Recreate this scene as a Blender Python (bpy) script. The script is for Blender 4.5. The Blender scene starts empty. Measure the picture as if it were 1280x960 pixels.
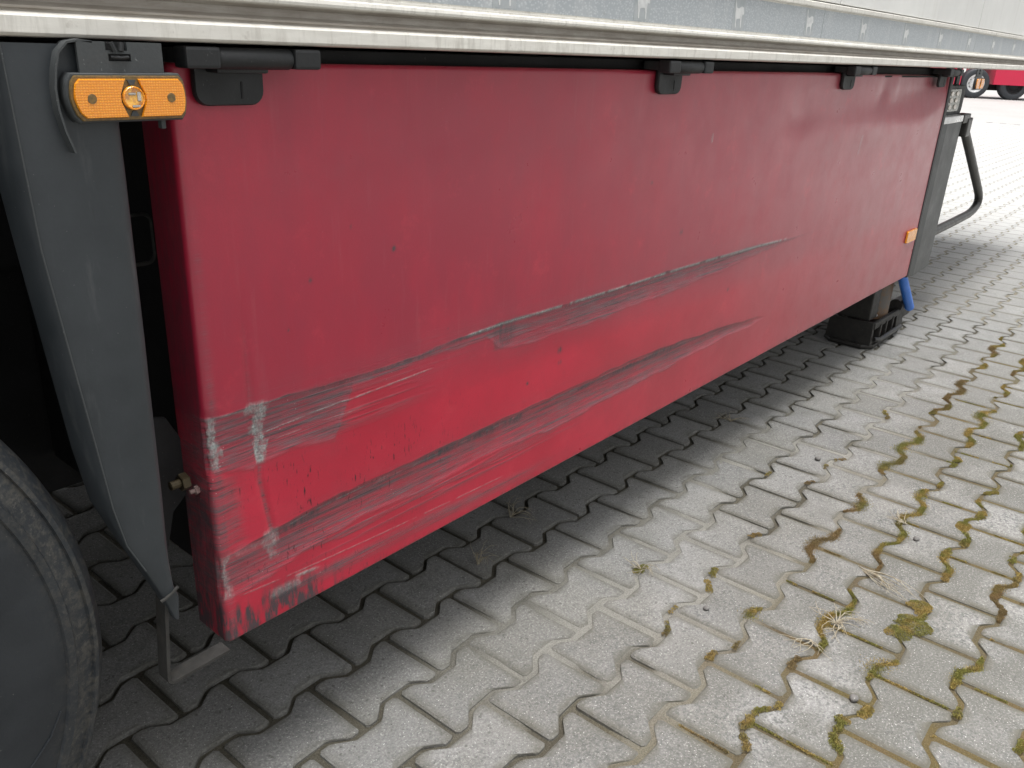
import bpy, bmesh, math, random
import numpy as np
from mathutils import Vector, Matrix
random.seed(4); rng = np.random.RandomState(7)
S = bpy.context.scene; COL = S.collection
# ------------------------------------------------------------------ camera
cam_d = bpy.data.cameras.new('camera'); cam = bpy.data.objects.new('camera', cam_d); COL.objects.link(cam)
Rr = ((0.6467734, -0.76138684, 0.04443252), (-0.26025141, -0.27508632, -0.9255251), (0.71690541, 0.58704139, -0.37607052))
M4 = Matrix.Identity(4)
for i in range(3):
    M4[i][0] = Rr[0][i]; M4[i][1] = -Rr[1][i]; M4[i][2] = -Rr[2][i]
M4.translation = (0, 0, 1.1857)
cam.matrix_world = M4
cam_d.sensor_width = 36; cam_d.lens = 1051.0 / 1280 * 36; cam_d.clip_start = .02; cam_d.clip_end = 3000
S.camera = cam
# ------------------------------------------------------------------ light
SUN_EL, SUN_AZ = math.radians(86), math.radians(200)      # azimuth measured from +Y clockwise
w = bpy.data.worlds.new('World'); S.world = w; w.use_nodes = True
nt = w.node_tree; nt.nodes.clear()
o_ = nt.nodes.new('ShaderNodeOutputWorld'); bg = nt.nodes.new('ShaderNodeBackground')
sk = nt.nodes.new('ShaderNodeTexSky'); sk.sky_type = 'NISHITA'; sk.sun_disc = False
sk.sun_elevation = SUN_EL; sk.sun_rotation = SUN_AZ; sk.dust_density = 6; sk.ozone_density = 1; sk.air_density = 1.2
hs = nt.nodes.new('ShaderNodeHueSaturation'); hs.inputs['Saturation'].default_value = .12
nt.links.new(sk.outputs[0], hs.inputs['Color']); nt.links.new(hs.outputs[0], bg.inputs[0]); nt.links.new(bg.outputs[0], o_.inputs[0])
bg.inputs[1].default_value = .14
sd = bpy.data.lights.new('sun', 'SUN'); sd.energy = 2.6; sd.angle = math.radians(30); sd.color = (1, .985, .965)
sun = bpy.data.objects.new('sun', sd); COL.objects.link(sun)
dv = Vector((math.sin(SUN_AZ) * math.cos(SUN_EL), math.cos(SUN_AZ) * math.cos(SUN_EL), math.sin(SUN_EL)))
sun.rotation_euler = dv.to_track_quat('Z', 'Y').to_euler(); sun.location = dv * 30
S.view_settings.view_transform = 'Standard'; S.view_settings.look = 'None'
S.view_settings.exposure = .56; S.view_settings.gamma = 1; S.view_settings.use_curve_mapping = False

# ------------------------------------------------------------------ materials
class NT:
    def __init__(s, name):
        s.m = bpy.data.materials.new(name); s.m.use_nodes = True; s.t = s.m.node_tree
        s.b = s.t.nodes['Principled BSDF']; s.pos = s.n('ShaderNodeNewGeometry').outputs['Position']
    def n(s, k, **kw):
        x = s.t.nodes.new(k)
        for a, v in kw.items(): setattr(x, a, v)
        return x
    def l(s, a, b): s.t.links.new(a, b)
    def mapd(s, scale, rot=(0, 0, 0), src=None):
        m = s.n('ShaderNodeMapping'); s.l(src or s.pos, m.inputs[0]); m.inputs['Scale'].default_value = scale; m.inputs['Rotation'].default_value = rot
        return m.outputs[0]
    def noise(s, sc, det=3, rough=.55, vec=None, dist=0):
        x = s.n('ShaderNodeTexNoise'); s.l(vec if vec is not None else s.pos, x.inputs['Vector'])
        x.inputs['Scale'].default_value = sc; x.inputs['Detail'].default_value = det; x.inputs['Roughness'].default_value = rough
        x.inputs['Distortion'].default_value = dist
        return x.outputs['Fac']
    def vor(s, sc, vec=None, feat='F1'):
        x = s.n('ShaderNodeTexVoronoi'); x.feature = feat; s.l(vec if vec is not None else s.pos, x.inputs['Vector']); x.inputs['Scale'].default_value = sc
        return x.outputs['Distance']
    def rng(s, v, a, b, c=0., d=1.):
        x = s.n('ShaderNodeMapRange'); s.l(v, x.inputs[0]); x.inputs[1].default_value = a; x.inputs[2].default_value = b
        x.inputs[3].default_value = c; x.inputs[4].default_value = d; return x.outputs[0]
    def mix(s, f, a, b, mode='MIX'):
        x = s.n('ShaderNodeMix', data_type='RGBA', blend_type=mode)
        for sock, v in ((x.inputs[0], f), (x.inputs[6], a), (x.inputs[7], b)):
            if isinstance(v, (int, float)): sock.default_value = v
            elif isinstance(v, tuple): sock.default_value = (*v, 1)
            else: s.l(v, sock)
        return x.outputs[2]
    def math(s, op, a, b=0.):
        x = s.n('ShaderNodeMath', operation=op)
        for sock, v in ((x.inputs[0], a), (x.inputs[1], b)):
            if isinstance(v, (int, float)): sock.default_value = v
            else: s.l(v, sock)
        return x.outputs[0]
    def attr(s, name):
        x = s.n('ShaderNodeAttribute'); x.attribute_name = name; return x
    def bump(s, h, st, dist=.01, prev=None):
        x = s.n('ShaderNodeBump'); s.l(h, x.inputs['Height']); x.inputs['Strength'].default_value = st; x.inputs['Distance'].default_value = dist
        if prev is not None: s.l(prev, x.inputs['Normal'])
        return x.outputs[0]
    def fin(s, col=None, rough=None, nor=None, metal=None, spec=None, **kw):
        for k, v in (('Base Color', col), ('Roughness', rough), ('Normal', nor), ('Metallic', metal), ('Specular IOR Level', spec)):
            if v is None: continue
            if isinstance(v, tuple): s.b.inputs[k].default_value = (*v, 1)
            elif isinstance(v, (int, float)): s.b.inputs[k].default_value = v
            else: s.l(v, s.b.inputs[k])
        for k, v in kw.items(): s.b.inputs[k.replace('_', ' ')].default_value = v
        return s.m

def grimy(name, base, dirt, rough=.5, amt=.5, sc=9, metal=0., bump=.15, bs=140, spec=None):
    t = NT(name); n1 = t.noise(sc, 6, .65); n2 = t.noise(sc * 14, 3, .6)
    f = t.rng(t.math('MULTIPLY', n1, t.math('ADD', n2, .5)), .38, .78, 0, amt)
    c = t.mix(f, base, dirt)
    sp = t.rng(t.noise(260, 2, .5), .70, .76, 0, .55)
    c = t.mix(sp, c, tuple(min(1, x * 2.2 + .04) for x in dirt))
    r = t.rng(n1, .3, .7, rough - .08, rough + .14)
    return t.fin(c, r, t.bump(t.noise(bs, 4, .6), bump, .003), metal, spec)

def concrete(name, individual):
    t = NT(name)
    if individual:
        oi = t.n('ShaderNodeObjectInfo'); rnd = oi.outputs['Random']; edge = t.attr('edge').outputs['Fac']
    else:
        rnd = t.attr('rnd').outputs['Fac']; edge = t.attr('edge').outputs['Fac']
    big = t.noise(1.7, 4, .6); mid = t.noise(7, 5, .65); fine = t.noise(420, 2, .6); med = t.noise(105, 3, .62); grain = t.noise(215, 3, .7)
    c = t.mix(t.rng(rnd, 0, 1), (.252, .250, .240), (.382, .379, .366))
    c = t.mix(t.rng(big, .42, .62, 0, .42), c, (.29, .275, .235))
    c = t.mix(t.rng(mid, .48, .70, 0, .5), c, (.18, .178, .155))
    # lichen-like dark blotches, stronger on the open side away from the vehicle
    sy = t.n('ShaderNodeSeparateXYZ'); t.l(t.pos, sy.inputs[0])
    openside = t.rng(sy.outputs['Y'], .95, .35)
    far_glare = t.rng(sy.outputs['X'], 3.0, 9.0)  # glare of the far ground, painted as paler concrete with distance
    bl = t.math('MULTIPLY', t.math('MAXIMUM', t.rng(med, .49, .60), t.rng(t.noise(62, 3, .65), .53, .62)), t.rng(t.noise(9, 4, .65), .34, .58, .2, 1.0))
    c = t.mix(t.math('MULTIPLY', bl, t.rng(openside, 0, 1, .35, .9)), c, (.135, .14, .135))
    stn = t.math('MULTIPLY', t.rng(t.noise(3.1, 5, .62), .42, .56), t.rng(openside, 0, 1, .0, .85))
    c = t.mix(stn, c, (.165, .163, .145))
    # pits (dark) and pale grains
    pit = t.rng(t.vor(120, feat='F1'), .10, .22, .75, 0.)
    pm = t.rng(t.noise(60, 2), .5, .6)
    c = t.mix(t.math('MULTIPLY', pit, pm), c, (.07, .067, .06))
    c = t.mix(t.rng(fine, .32, .72, 0, .65), t.mix(.42, c, (.02, .02, .02)), c)
    spot = t.math('MULTIPLY', t.rng(t.vor(58), .13, .24, 1., 0.), t.rng(t.noise(33, 3), .44, .56))
    c = t.mix(t.math('MULTIPLY', spot, .8), c, (.10, .098, .088))
    c = t.mix(t.rng(grain, .52, .66, 0, .42), c, t.mix(.62, c, (.03, .03, .028)))
    c = t.mix(t.rng(grain, .46, .34, 0, .35), c, t.mix(.55, c, (.68, .67, .63)))
    gr = t.math('MULTIPLY', t.rng(t.vor(210), .10, .26, .9, 0.), t.rng(t.noise(150, 2), .50, .62))
    c = t.mix(gr, c, (.70, .69, .65))
    e2 = t.math('MULTIPLY', t.math('POWER', edge, 1.3), t.math('MULTIPLY', t.rng(t.noise(20, 4, .7), .30, .54, .25, 1.), t.rng(openside, 0, 1, .55, 1.)))
    c = t.mix(e2, c, (.112, .106, .085))
    c = t.mix(t.math('MULTIPLY', far_glare, .85), c, (.435, .435, .425))
    h = t.math('ADD', t.math('MULTIPLY', fine, .5), t.math('ADD', med, t.math('MULTIPLY', pit, -.6)))
    return t.fin(c, t.math('SUBTRACT', t.rng(mid, .3, .7, .80, .92), t.math('MULTIPLY', far_glare, .22)), t.bump(h, .6, .0035), 0., .45)

M = {}
M['paver'] = concrete('paver_concrete', True)
M['paver_far'] = concrete('paver_concrete_field', False)
t = NT('distant_paving'); n1 = t.noise(.6, 5); c = t.mix(t.rng(n1, .3, .7), (.345, .345, .333), (.385, .385, .375)); c = t.mix(t.rng(t.noise(9, 2), .45, .6, 0, .2), c, (.25, .25, .24)); M['far'] = t.fin(c, .62, None, 0., .5)
t = NT('joint_dirt'); a = t.attr('fillc'); n = t.noise(320, 3, .7); n2 = t.noise(45, 4, .7)
c = t.mix(t.rng(n, .35, .7, 0, .7), a.outputs['Color'], t.mix(.75, a.outputs['Color'], (.02, .018, .012)))
c = t.mix(t.rng(t.vor(300), .08, .22, .6, 0.), c, t.mix(.5, a.outputs['Color'], (.5, .47, .4)))
M['joint'] = t.fin(c, .95, t.bump(n, .9, .005), 0., .2)
t = NT('moss'); a = t.attr('tint'); M['moss'] = t.fin(a.outputs['Color'], .9, None, 0., .2)
t = NT('dry_stalk'); c = t.mix(t.rng(t.noise(90, 3), .35, .65), (.42, .385, .30), (.27, .225, .15)); M['straw'] = t.fin(c, .8)
M['pebble'] = grimy('pebble_stone', (.12, .115, .11), (.3, .29, .27), .8, .5, 60)

# red painted sheet with masks carried by the mesh
t = NT('red_painted_steel')
wear = t.attr('wear').outputs['Fac']; pale = t.attr('pale').outputs['Fac']; dark = t.attr('soot_shade').outputs['Fac']; dust = t.attr('dust').outputs['Fac']
st1 = t.noise(1, 5, .7, t.mapd((7, 30, 420), (0, .01, 0))); st2 = t.noise(1, 4, .7, t.mapd((16, 40, 900), (0, .05, 0)))
blot = t.noise(26, 6, .7); fine = t.noise(330, 3, .6)
c = t.mix(t.rng(t.noise(3.3, 4, .6), .35, .68), (.43, .010, .034), (.55, .018, .050))
c = t.mix(t.math('MULTIPLY', dust, t.rng(t.noise(5, 5, .7, t.mapd((1.6, 1.6, .7))), .3, .62, .55, 1.)), c, (.325, .020, .046))
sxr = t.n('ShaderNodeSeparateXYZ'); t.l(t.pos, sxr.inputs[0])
graze_haze = t.math('MULTIPLY', t.rng(sxr.outputs['X'], 1.3, 3.2), t.rng(t.noise(2.2, 5, .65), .3, .65, .45, .9))  # grazing reflection haze painted into the red, stronger towards the far end
c = t.mix(graze_haze, c, (.325, .105, .120))
c = t.mix(t.rng(t.noise(9, 6, .72, None, .6), .50, .66, 0, .22), c, (.30, .018, .036))
c = t.mix(t.rng(t.noise(13, 6, .75), .58, .72, 0, .30), c, (.60, .05, .075))
c = t.mix(t.rng(fine, .30, .5, .16, 0.), c, (.22, .03, .04))
vs = t.noise(1, 4, .65, t.mapd((60, 60, 5)))
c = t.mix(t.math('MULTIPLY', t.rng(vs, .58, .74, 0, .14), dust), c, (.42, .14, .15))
streak = t.rng(t.math('ADD', t.math('MULTIPLY', st1, .6), t.math('MULTIPLY', st2, .4)), .38, .62, .35, 1.1)
wf = t.math('MULTIPLY', wear, streak)
wf = t.math('MULTIPLY', wf, t.rng(t.noise(1, 4, .65, t.mapd((3.5, 20, 95), (0, .02, 0))), .38, .60, .38, 1.12))
wf = t.math('MINIMUM', t.math('MULTIPLY', wf, t.rng(blot, .3, .55, .65, 1.1)), .93)
gcol = t.mix(t.rng(st2, .36, .64), (.040, .034, .040), (.185, .135, .148))
c = t.mix(wf, c, gcol)
deep = t.math('MULTIPLY', t.rng(st1, .57, .64), t.rng(wear, .35, .75))
c = t.mix(t.math('MULTIPLY', deep, .7), c, (.035, .03, .034))
# short dark brush strokes
sn = t.noise(1, 3, .6, t.mapd((260, 260, 60), (0, .5, 0))); str_ = t.attr('strokes').outputs['Fac']
c = t.mix(t.math('MULTIPLY', str_, t.rng(sn, .60, .68)), c, (.07, .01, .018))
sm = t.noise(1, 4, .75, t.mapd((150, 150, 26), (0, .15, 0)))
c = t.mix(t.math('MINIMUM', t.math('MULTIPLY', dark, t.rng(sm, .34, .6, .15, 1.5)), .95), c, (.045, .045, .052))
pf = t.math('MULTIPLY', pale, t.rng(t.noise(1, 5, .75, t.mapd((120, 120, 30), (0, .10, 0))), .30, .60, .25, .95))
c = t.mix(t.math('MINIMUM', pf, .95), c, t.mix(t.rng(t.noise(300, 3), .35, .65), (.17, .195, .195), (.40, .43, .41)))
flk = t.math('MULTIPLY', t.rng(t.vor(95), .02, .08, .9, 0.), t.math('MULTIPLY', t.rng(t.noise(12, 2), .5, .6), t.rng(wear, 0, .6, .12, 1.)))
c = t.mix(flk, c, (.62, .58, .56))
rr = t.math('ADD', t.math('MULTIPLY', wear, .14), t.rng(t.noise(14, 5, .7), .3, .7, .27, .40))
nb = t.bump(t.noise(1, 3, .6, t.mapd((420, 420, 420))), .07, .002)
nb = t.bump(t.math('MULTIPLY', wear, st1), .35, .006, nb)
nb = t.bump(pale, .5, .0015, nb)
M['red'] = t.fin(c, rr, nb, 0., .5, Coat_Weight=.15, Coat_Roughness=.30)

t = NT('aluminium_rail_beige_dirt_shade')
x1 = t.noise(1, 5, .7, t.mapd((14, 30, 90))); x2 = t.noise(1, 4, .7, t.mapd((70, 70, 9))); x3 = t.noise(55, 5, .7)
c = t.mix(t.rng(x1, .35, .7), (.80, .78, .72), (.66, .64, .58))
c = t.mix(t.rng(x2, .52, .68, 0, .42), c, (.36, .335, .29))
c = t.mix(t.rng(t.noise(3, 5, .7), .42, .62, 0, .30), c, (.52, .50, .46))
c = t.mix(t.rng(x3, .60, .75, 0, .40), c, (.25, .22, .18))
gd = t.n('ShaderNodeNewGeometry'); sx = t.n('ShaderNodeSeparateXYZ'); t.l(t.pos, sx.inputs[0])
recess_shade = t.math('MULTIPLY', t.rng(sx.outputs['Z'], 1.190, 1.1935), t.rng(sx.outputs['Z'], 1.2150, 1.2125))
c = t.mix(t.math('MULTIPLY', recess_shade, t.rng(x1, .3, .65, .70, .95)), c, (.23, .20, .165))  # shade inside the rail recess painted in brown
lip_shade = t.rng(sx.outputs['Z'], 1.1755, 1.171)
c = t.mix(t.math('MULTIPLY', lip_shade, .6), c, (.30, .26, .21))  # shading of the lower rail edge painted into the colour
M['rail'] = t.fin(c, .5, t.bump(x3, .15, .002), 0., .5)
t = NT('white_body_panel'); x1 = t.noise(2.4, 5, .7); x2 = t.noise(1, 5, .7, t.mapd((30, 30, 2.5)))
c = t.mix(t.rng(x1, .35, .7), (.78, .78, .75), (.68, .68, .655)); c = t.mix(t.rng(x2, .55, .75, 0, .3), c, (.5, .48, .43)); M['white'] = t.fin(c, .42, None, 0., .5)
t = NT('reflective_tape'); v = t.vor(150, t.mapd((1, .02, 1.6))); x2 = t.noise(1, 4, .65, t.mapd((24, 24, 3)))
c = t.mix(t.rng(v, .2, .5), (.50, .53, .54), (.38, .41, .43)); c = t.mix(t.rng(x2, .5, .72, 0, .4), c, (.60, .61, .60)); c = t.mix(t.rng(t.noise(60, 4, .7), .62, .75, 0, .4), c, (.2, .2, .19)); M['tape'] = t.fin(c, .38, t.bump(v, .1, .001), 0., .5)
t = NT('tape_print_field'); c = t.mix(t.rng(t.noise(40, 4), .4, .7), (.36, .39, .40), (.44, .46, .47)); M['tapefield'] = t.fin(c, .4)
t = NT('tape_print_white'); c = t.mix(t.rng(t.noise(70, 4), .4, .7), (.68, .69, .68), (.54, .55, .55)); M['print'] = t.fin(c, .4)
M['plastic'] = grimy('dark_grey_plastic', (.040, .046, .050), (.080, .085, .085), .50, .35, 6, bump=.12, bs=260)
M['guard'] = None
t = NT('mudguard_plastic'); n1 = t.noise(7, 6, .65); n2 = t.noise(1, 5, .7, t.mapd((40, 40, 6)))
c = t.mix(t.rng(n1, .4, .7), (.023, .028, .032), (.037, .043, .048)); c = t.mix(t.rng(n2, .58, .74, 0, .3), c, (.12, .125, .125))
c = t.mix(t.rng(t.noise(300, 2), .75, .79, 0, .4), c, (.2, .2, .19))
scr = t.noise(1, 3, .7, t.mapd((90, 90, 10), (0, .7, 0))); c = t.mix(t.rng(scr, .70, .74, 0, .4), c, (.02, .022, .024))
M['guard'] = t.fin(c, t.rng(n1, .3, .7, .40, .55), t.bump(t.noise(220, 3), .08, .002), 0., .5)
M['black'] = grimy('black_undercarriage', (.007, .007, .008), (.016, .015, .014), .8, .5, 8)
M['rubber'] = grimy('black_hinge_rubber', (.008, .009, .010), (.02, .021, .021), .55, .4, 18)
M['flap'] = grimy('grey_rubber_bracket', (.045, .050, .052), (.09, .095, .095), .6, .4, 22)
t = NT('tyre_rubber'); n1 = t.noise(9, 6, .7); n2 = t.noise(85, 5, .75)
sz = t.n('ShaderNodeSeparateXYZ'); t.l(t.pos, sz.inputs[0])
rx = t.math('SUBTRACT', sz.outputs['X'], -.158); rz = t.math('SUBTRACT', sz.outputs['Z'], .507)
rad = t.math('SQRT', t.math('ADD', t.math('MULTIPLY', rx, rx), t.math('MULTIPLY', rz, rz)))
c = t.mix(t.rng(n1, .35, .7), (.012, .015, .019), (.022, .026, .030))
scuff = t.math('MULTIPLY', t.rng(rad, .43, .47), t.rng(n2, .46, .64))
c = t.mix(t.math('MULTIPLY', scuff, .55), c, (.085, .078, .064))
c = t.mix(t.math('MULTIPLY', t.rng(rad, .440, .462), t.rng(rad, .50, .47)), c, t.mix(t.rng(t.noise(120, 5, .8), .53, .68), c, (.085, .080, .070))); c = t.mix(t.rng(t.noise(240, 2), .73, .78, 0, .5), c, (.22, .22, .20))
c = t.mix(t.rng(rad, .37, .33, 0, .7), c, (.055, .062, .068))
M['tyre'] = t.fin(c, t.rng(n1, .3, .7, .42, .62), t.bump(n2, .25, .003), 0., .5)
t = NT('galvanised_steel_weathered'); n1 = t.noise(40, 6, .7); c = t.mix(t.rng(n1, .35, .65), (.050, .049, .046), (.032, .031, .029)); c = t.mix(t.rng(t.noise(18, 5, .7), .5, .7, 0, .6), c, (.105, .096, .080)); M['steel'] = t.fin(c, .6, t.bump(n1, .4, .003), .25)
t = NT('rusty_leg_steel'); n1 = t.noise(12, 6, .7); c = t.mix(t.rng(n1, .42, .62), (.13, .12, .11), (.20, .11, .05)); M['rust'] = t.fin(c, .55, t.bump(n1, .3, .003), .3)
t = NT('amber_lens'); v = t.vor(360, t.mapd((1, .05, 1.1))); t.t.nodes['Voronoi Texture'].inputs['Randomness'].default_value = .12; c = t.mix(t.rng(v, .15, .45), (1.0, .50, .03), (.80, .26, .006)); M['amber'] = t.fin(c, .22, t.bump(v, .5, .0015), 0., .5, Coat_Weight=.7, Coat_Roughness=.05)
t = NT('amber_lens_clear_part'); n1 = t.noise(150, 3); c = t.mix(t.rng(n1, .4, .6), (1., .52, .06), (.55, .20, .02)); M['amber2'] = t.fin(c, .1, t.bump(n1, .6, .003), 0., .6, Coat_Weight=1.)
t = NT('lens_screw_dark'); c = t.mix(t.rng(t.noise(300, 2), .4, .6), (.20, .12, .035), (.13, .085, .03)); M['screw'] = t.fin(c, .5)
M['chrome'] = grimy('chrome_reflector', (.55, .5, .45), (.2, .19, .17), .25, .5, 60, metal=.8, bump=.05)
M['bluehose'] = grimy('blue_hose', (.04, .20, .72), (.05, .15, .45), .35, .4, 30, bump=.03)
M['greypanel'] = grimy('grey_panel', (.058, .062, .062), (.10, .10, .097), .5, .5, 12)
M['darkedge'] = grimy('dark_edge_profile', (.025, .025, .026), (.06, .06, .058), .6, .4, 20)
M['tube'] = grimy('dark_steel_tube', (.03, .03, .029), (.09, .085, .07), .35, .4, 25)
M['footm'] = grimy('greasy_black_casting', (.016, .015, .014), (.055, .05, .042), .5, .6, 30, bump=.5, bs=70)
M['led'] = grimy('led_glass', (.10, .097, .075), (.22, .21, .16), .15, .8, 60, bump=.3, bs=90)
M['brass'] = grimy('zinc_yellow_bolt', (.065, .050, .026), (.05, .042, .03), .45, .6, 90, metal=.6)
M['pinkbolt'] = grimy('painted_over_bolt', (.24, .15, .14), (.22, .2, .18), .5, .6, 120)
M['redfar'] = grimy('distant_red_paint', (.62, .02, .07), (.5, .04, .07), .35, .3, 3)
M['rim'] = grimy('aluminium_rim', (.72, .72, .72), (.4, .4, .4), .3, .4, 8, metal=.6)
M['tyrefar'] = grimy('distant_tyre', (.03, .034, .04), (.06, .065, .07), .6, .4, 6)

# ------------------------------------------------------------------ mesh helpers
def link(name, me, mat, parent=None, smooth=False, kind=None):
    o = bpy.data.objects.new(name, me); COL.objects.link(o)
    if mat is not None and not me.materials: me.materials.append(mat)
    if parent is not None: o.parent = parent
    if smooth:
        me.polygons.foreach_set('use_smooth', [True] * len(me.polygons))
    if kind: o['kind'] = kind
    return o
def tag(o, label=None, cat=None, group=None, kind=None):
    for k, v in (('label', label), ('category', cat), ('group', group), ('kind', kind)):
        if v: o[k] = v
    return o
class MB:
    """collects shapes given in world coordinates; org = the root's location"""
    def __init__(s): s.v = []; s.f = []
    def add(s, vs, fs):
        b = len(s.v); s.v += [tuple(p) for p in vs]; s.f += [tuple(b + i for i in f) for f in fs]; return s
    def box(s, x0, x1, y0, y1, z0, z1, r=0.):
        if r <= 0:
            return s.add([(x, y, z) for x in (x0, x1) for y in (y0, y1) for z in (z0, z1)],
                         [(0, 1, 3, 2), (4, 6, 7, 5), (0, 4, 5, 1), (2, 3, 7, 6), (0, 2, 6, 4), (1, 5, 7, 3)])
        bm = bmesh.new(); bmesh.ops.create_cube(bm, size=1)
        for v in bm.verts: v.co = Vector(((x0 + x1) / 2 + v.co.x * (x1 - x0), (y0 + y1) / 2 + v.co.y * (y1 - y0), (z0 + z1) / 2 + v.co.z * (z1 - z0)))
        bmesh.ops.bevel(bm, geom=bm.edges[:], offset=r, segments=2, affect='EDGES', profile=.6)
        bm.verts.index_update(); s.add([v.co[:] for v in bm.verts], [[v.index for v in f.verts] for f in bm.faces]); bm.free(); return s
    def prism(s, pts, ax, a, b, r=0.):
        """2D polygon pts in the plane across axis ax, extruded from a to b; r chamfers both rims"""
        n = len(pts); P = np.array(pts, float); c = P.mean(0)
        def inset(d):
            out = []
            for i in range(n):
                p0, p1, p2 = P[i - 1], P[i], P[(i + 1) % n]
                e1 = (p1 - p0) / (np.linalg.norm(p1 - p0) + 1e-12); e2 = (p2 - p1) / (np.linalg.norm(p2 - p1) + 1e-12)
                n1 = np.array([-e1[1], e1[0]]); n2 = np.array([-e2[1], e2[0]]); m = n1 + n2; m /= max(.4, np.dot(m, m)) / 1
                out.append(p1 + m * 2 * d * (1 if area > 0 else -1) * .5)
            return np.array(out)
        area = .5 * sum(P[i - 1][0] * P[i][1] - P[i][0] * P[i - 1][1] for i in range(n))
        rings = [(P, a), (P, b)] if r <= 0 else [(inset(r), a), (P, a + math.copysign(r, b - a)), (P, b - math.copysign(r, b - a)), (inset(r), b)]
        vs = []
        for q, t_ in rings:
            for p in q:
                vs.append({0: (t_, p[0], p[1]), 1: (p[0], t_, p[1]), 2: (p[0], p[1], t_)}[ax])
        fs = []
        for k in range(len(rings) - 1):
            for i in range(n):
                j = (i + 1) % n; fs.append((k * n + i, k * n + j, (k + 1) * n + j, (k + 1) * n + i))
        fs.append(tuple(range(n))[::-1]); fs.append(tuple((len(rings) - 1) * n + i for i in range(n)))
        return s.add(vs, fs)
    def tube(s, pts, r, n=12, cap=True):
        P = [Vector(p) for p in pts]; vs = []; fs = []
        rr = r if isinstance(r, (list, tuple)) else [r] * len(P)
        up = None
        for i, p in enumerate(P):
            d = ((P[min(i + 1, len(P) - 1)] - p).normalized() + (p - P[max(i - 1, 0)]).normalized()).normalized()
            if up is None: up = d.orthogonal().normalized()
            up = (up - d * up.dot(d)).normalized(); sd_ = d.cross(up)
            for k in range(n):
                a = 2 * math.pi * k / n; vs.append(p + (up * math.cos(a) + sd_ * math.sin(a)) * rr[i])
        for i in range(len(P) - 1):
            for k in range(n):
                k2 = (k + 1) % n; fs.append((i * n + k, i * n + k2, (i + 1) * n + k2, (i + 1) * n + k))
        if cap: fs.append(tuple(range(n))[::-1]); fs.append(tuple((len(P) - 1) * n + k for k in range(n)))
        return s.add(vs, fs)
    def strip(s, pts, half, th):
        """a flat band through pts (x,z at each), width along y"""
        P = [np.array(p, float) for p in pts]; ring = []
        for i, p in enumerate(P):
            d = P[min(i + 1, len(P) - 1)] - P[max(i - 1, 0)]; d /= np.linalg.norm(d); nn = np.array([-d[1], 0, d[0]]) if len(d) == 2 else None
            y = half
            q = np.array([-d[1], d[0]]) * th / 2
            ring.append([(p[0] + q[0], y[0], p[1] + q[1]), (p[0] + q[0], y[1], p[1] + q[1]), (p[0] - q[0], y[1], p[1] - q[1]), (p[0] - q[0], y[0], p[1] - q[1])])
        vs = [v for r_ in ring for v in r_]; fs = []
        for i in range(len(P) - 1):
            for k in range(4):
                k2 = (k + 1) % 4; fs.append((i * 4 + k, i * 4 + k2, (i + 1) * 4 + k2, (i + 1) * 4 + k))
        fs.append((3, 2, 1, 0)); b = (len(P) - 1) * 4; fs.append((b, b + 1, b + 2, b + 3))
        return s.add(vs, fs)
    def lathe(s, prof, cx, cz, y0, n=96, sgn=1):
        """profile (radius, y offset) turned about the y axis through cx, cz"""
        m = len(prof); vs = []
        for k in range(n):
            a = 2 * math.pi * k / n
            for r_, y in prof: vs.append((cx + r_ * math.cos(a), y0 + sgn * y, cz + r_ * math.sin(a)))
        fs = []
        for k in range(n):
            k2 = (k + 1) % n
            for i in range(m - 1): fs.append((k * m + i, k * m + i + 1, k2 * m + i + 1, k2 * m + i))
        return s.add(vs, fs)
    def build(s, name, mat, parent=None, smooth=False, org=(0, 0, 0), kind=None, label=None, auto=None):
        me = bpy.data.meshes.new(name); ox, oy, oz = org
        me.from_pydata([(x - ox, y - oy, z - oz) for x, y, z in s.v], [], s.f)
        bm = bmesh.new(); bm.from_mesh(me); bmesh.ops.recalc_face_normals(bm, faces=bm.faces); bm.to_mesh(me); bm.free()
        o = link(name, me, mat, parent, smooth, kind)
        if smooth: me.set_sharp_from_angle(angle=math.radians(auto or 38))
        if label: o['label'] = label
        return o
def rrect(x0, x1, z0, z1, r, n=5, corners=(1, 1, 1, 1)):
    out = []
    for (cx, cz, a0, on) in ((x1 - r, z0 + r, -90, corners[0]), (x1 - r, z1 - r, 0, corners[1]), (x0 + r, z1 - r, 90, corners[2]), (x0 + r, z0 + r, 180, corners[3])):
        if not on:
            out.append((cx + r * (1 if a0 in (-90, 0) else -1), cz + r * (1 if a0 in (0, 90) else -1))); continue
        for k in range(n + 1):
            a = math.radians(a0 + 90 * k / n); out.append((cx + r * math.cos(a), cz + r * math.sin(a)))
    return out

def vnoise(x, z, fx, fz, seed, octv=1, rough=.5):
    tot = 0; amp = 1; s_ = 0
    for o in range(octv):
        g = np.random.RandomState(seed + o).rand(257, 257)
        X = x * fx; Z = z * fz; xi = np.floor(X).astype(int); zi = np.floor(Z).astype(int); u = X - xi; v = Z - zi
        u = u * u * (3 - 2 * u); v = v * v * (3 - 2 * v)
        a = g[xi % 257, zi % 257]; b = g[(xi + 1) % 257, zi % 257]; c = g[xi % 257, (zi + 1) % 257]; d = g[(xi + 1) % 257, (zi + 1) % 257]
        tot = tot + amp * ((a * (1 - u) + b * u) * (1 - v) + (c * (1 - u) + d * u) * v); s_ += amp; amp *= rough; fx *= 2.03; fz *= 2.03
    return tot / s_
def sm(x, a, b):
    t_ = np.clip((x - a) / (b - a), 0, 1); return t_ * t_ * (3 - 2 * t_)
def fattr(me, name, arr):
    a = me.attributes.new(name, 'FLOAT', 'POINT'); a.data.foreach_set('value', np.ascontiguousarray(arr, np.float32).ravel())
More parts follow.
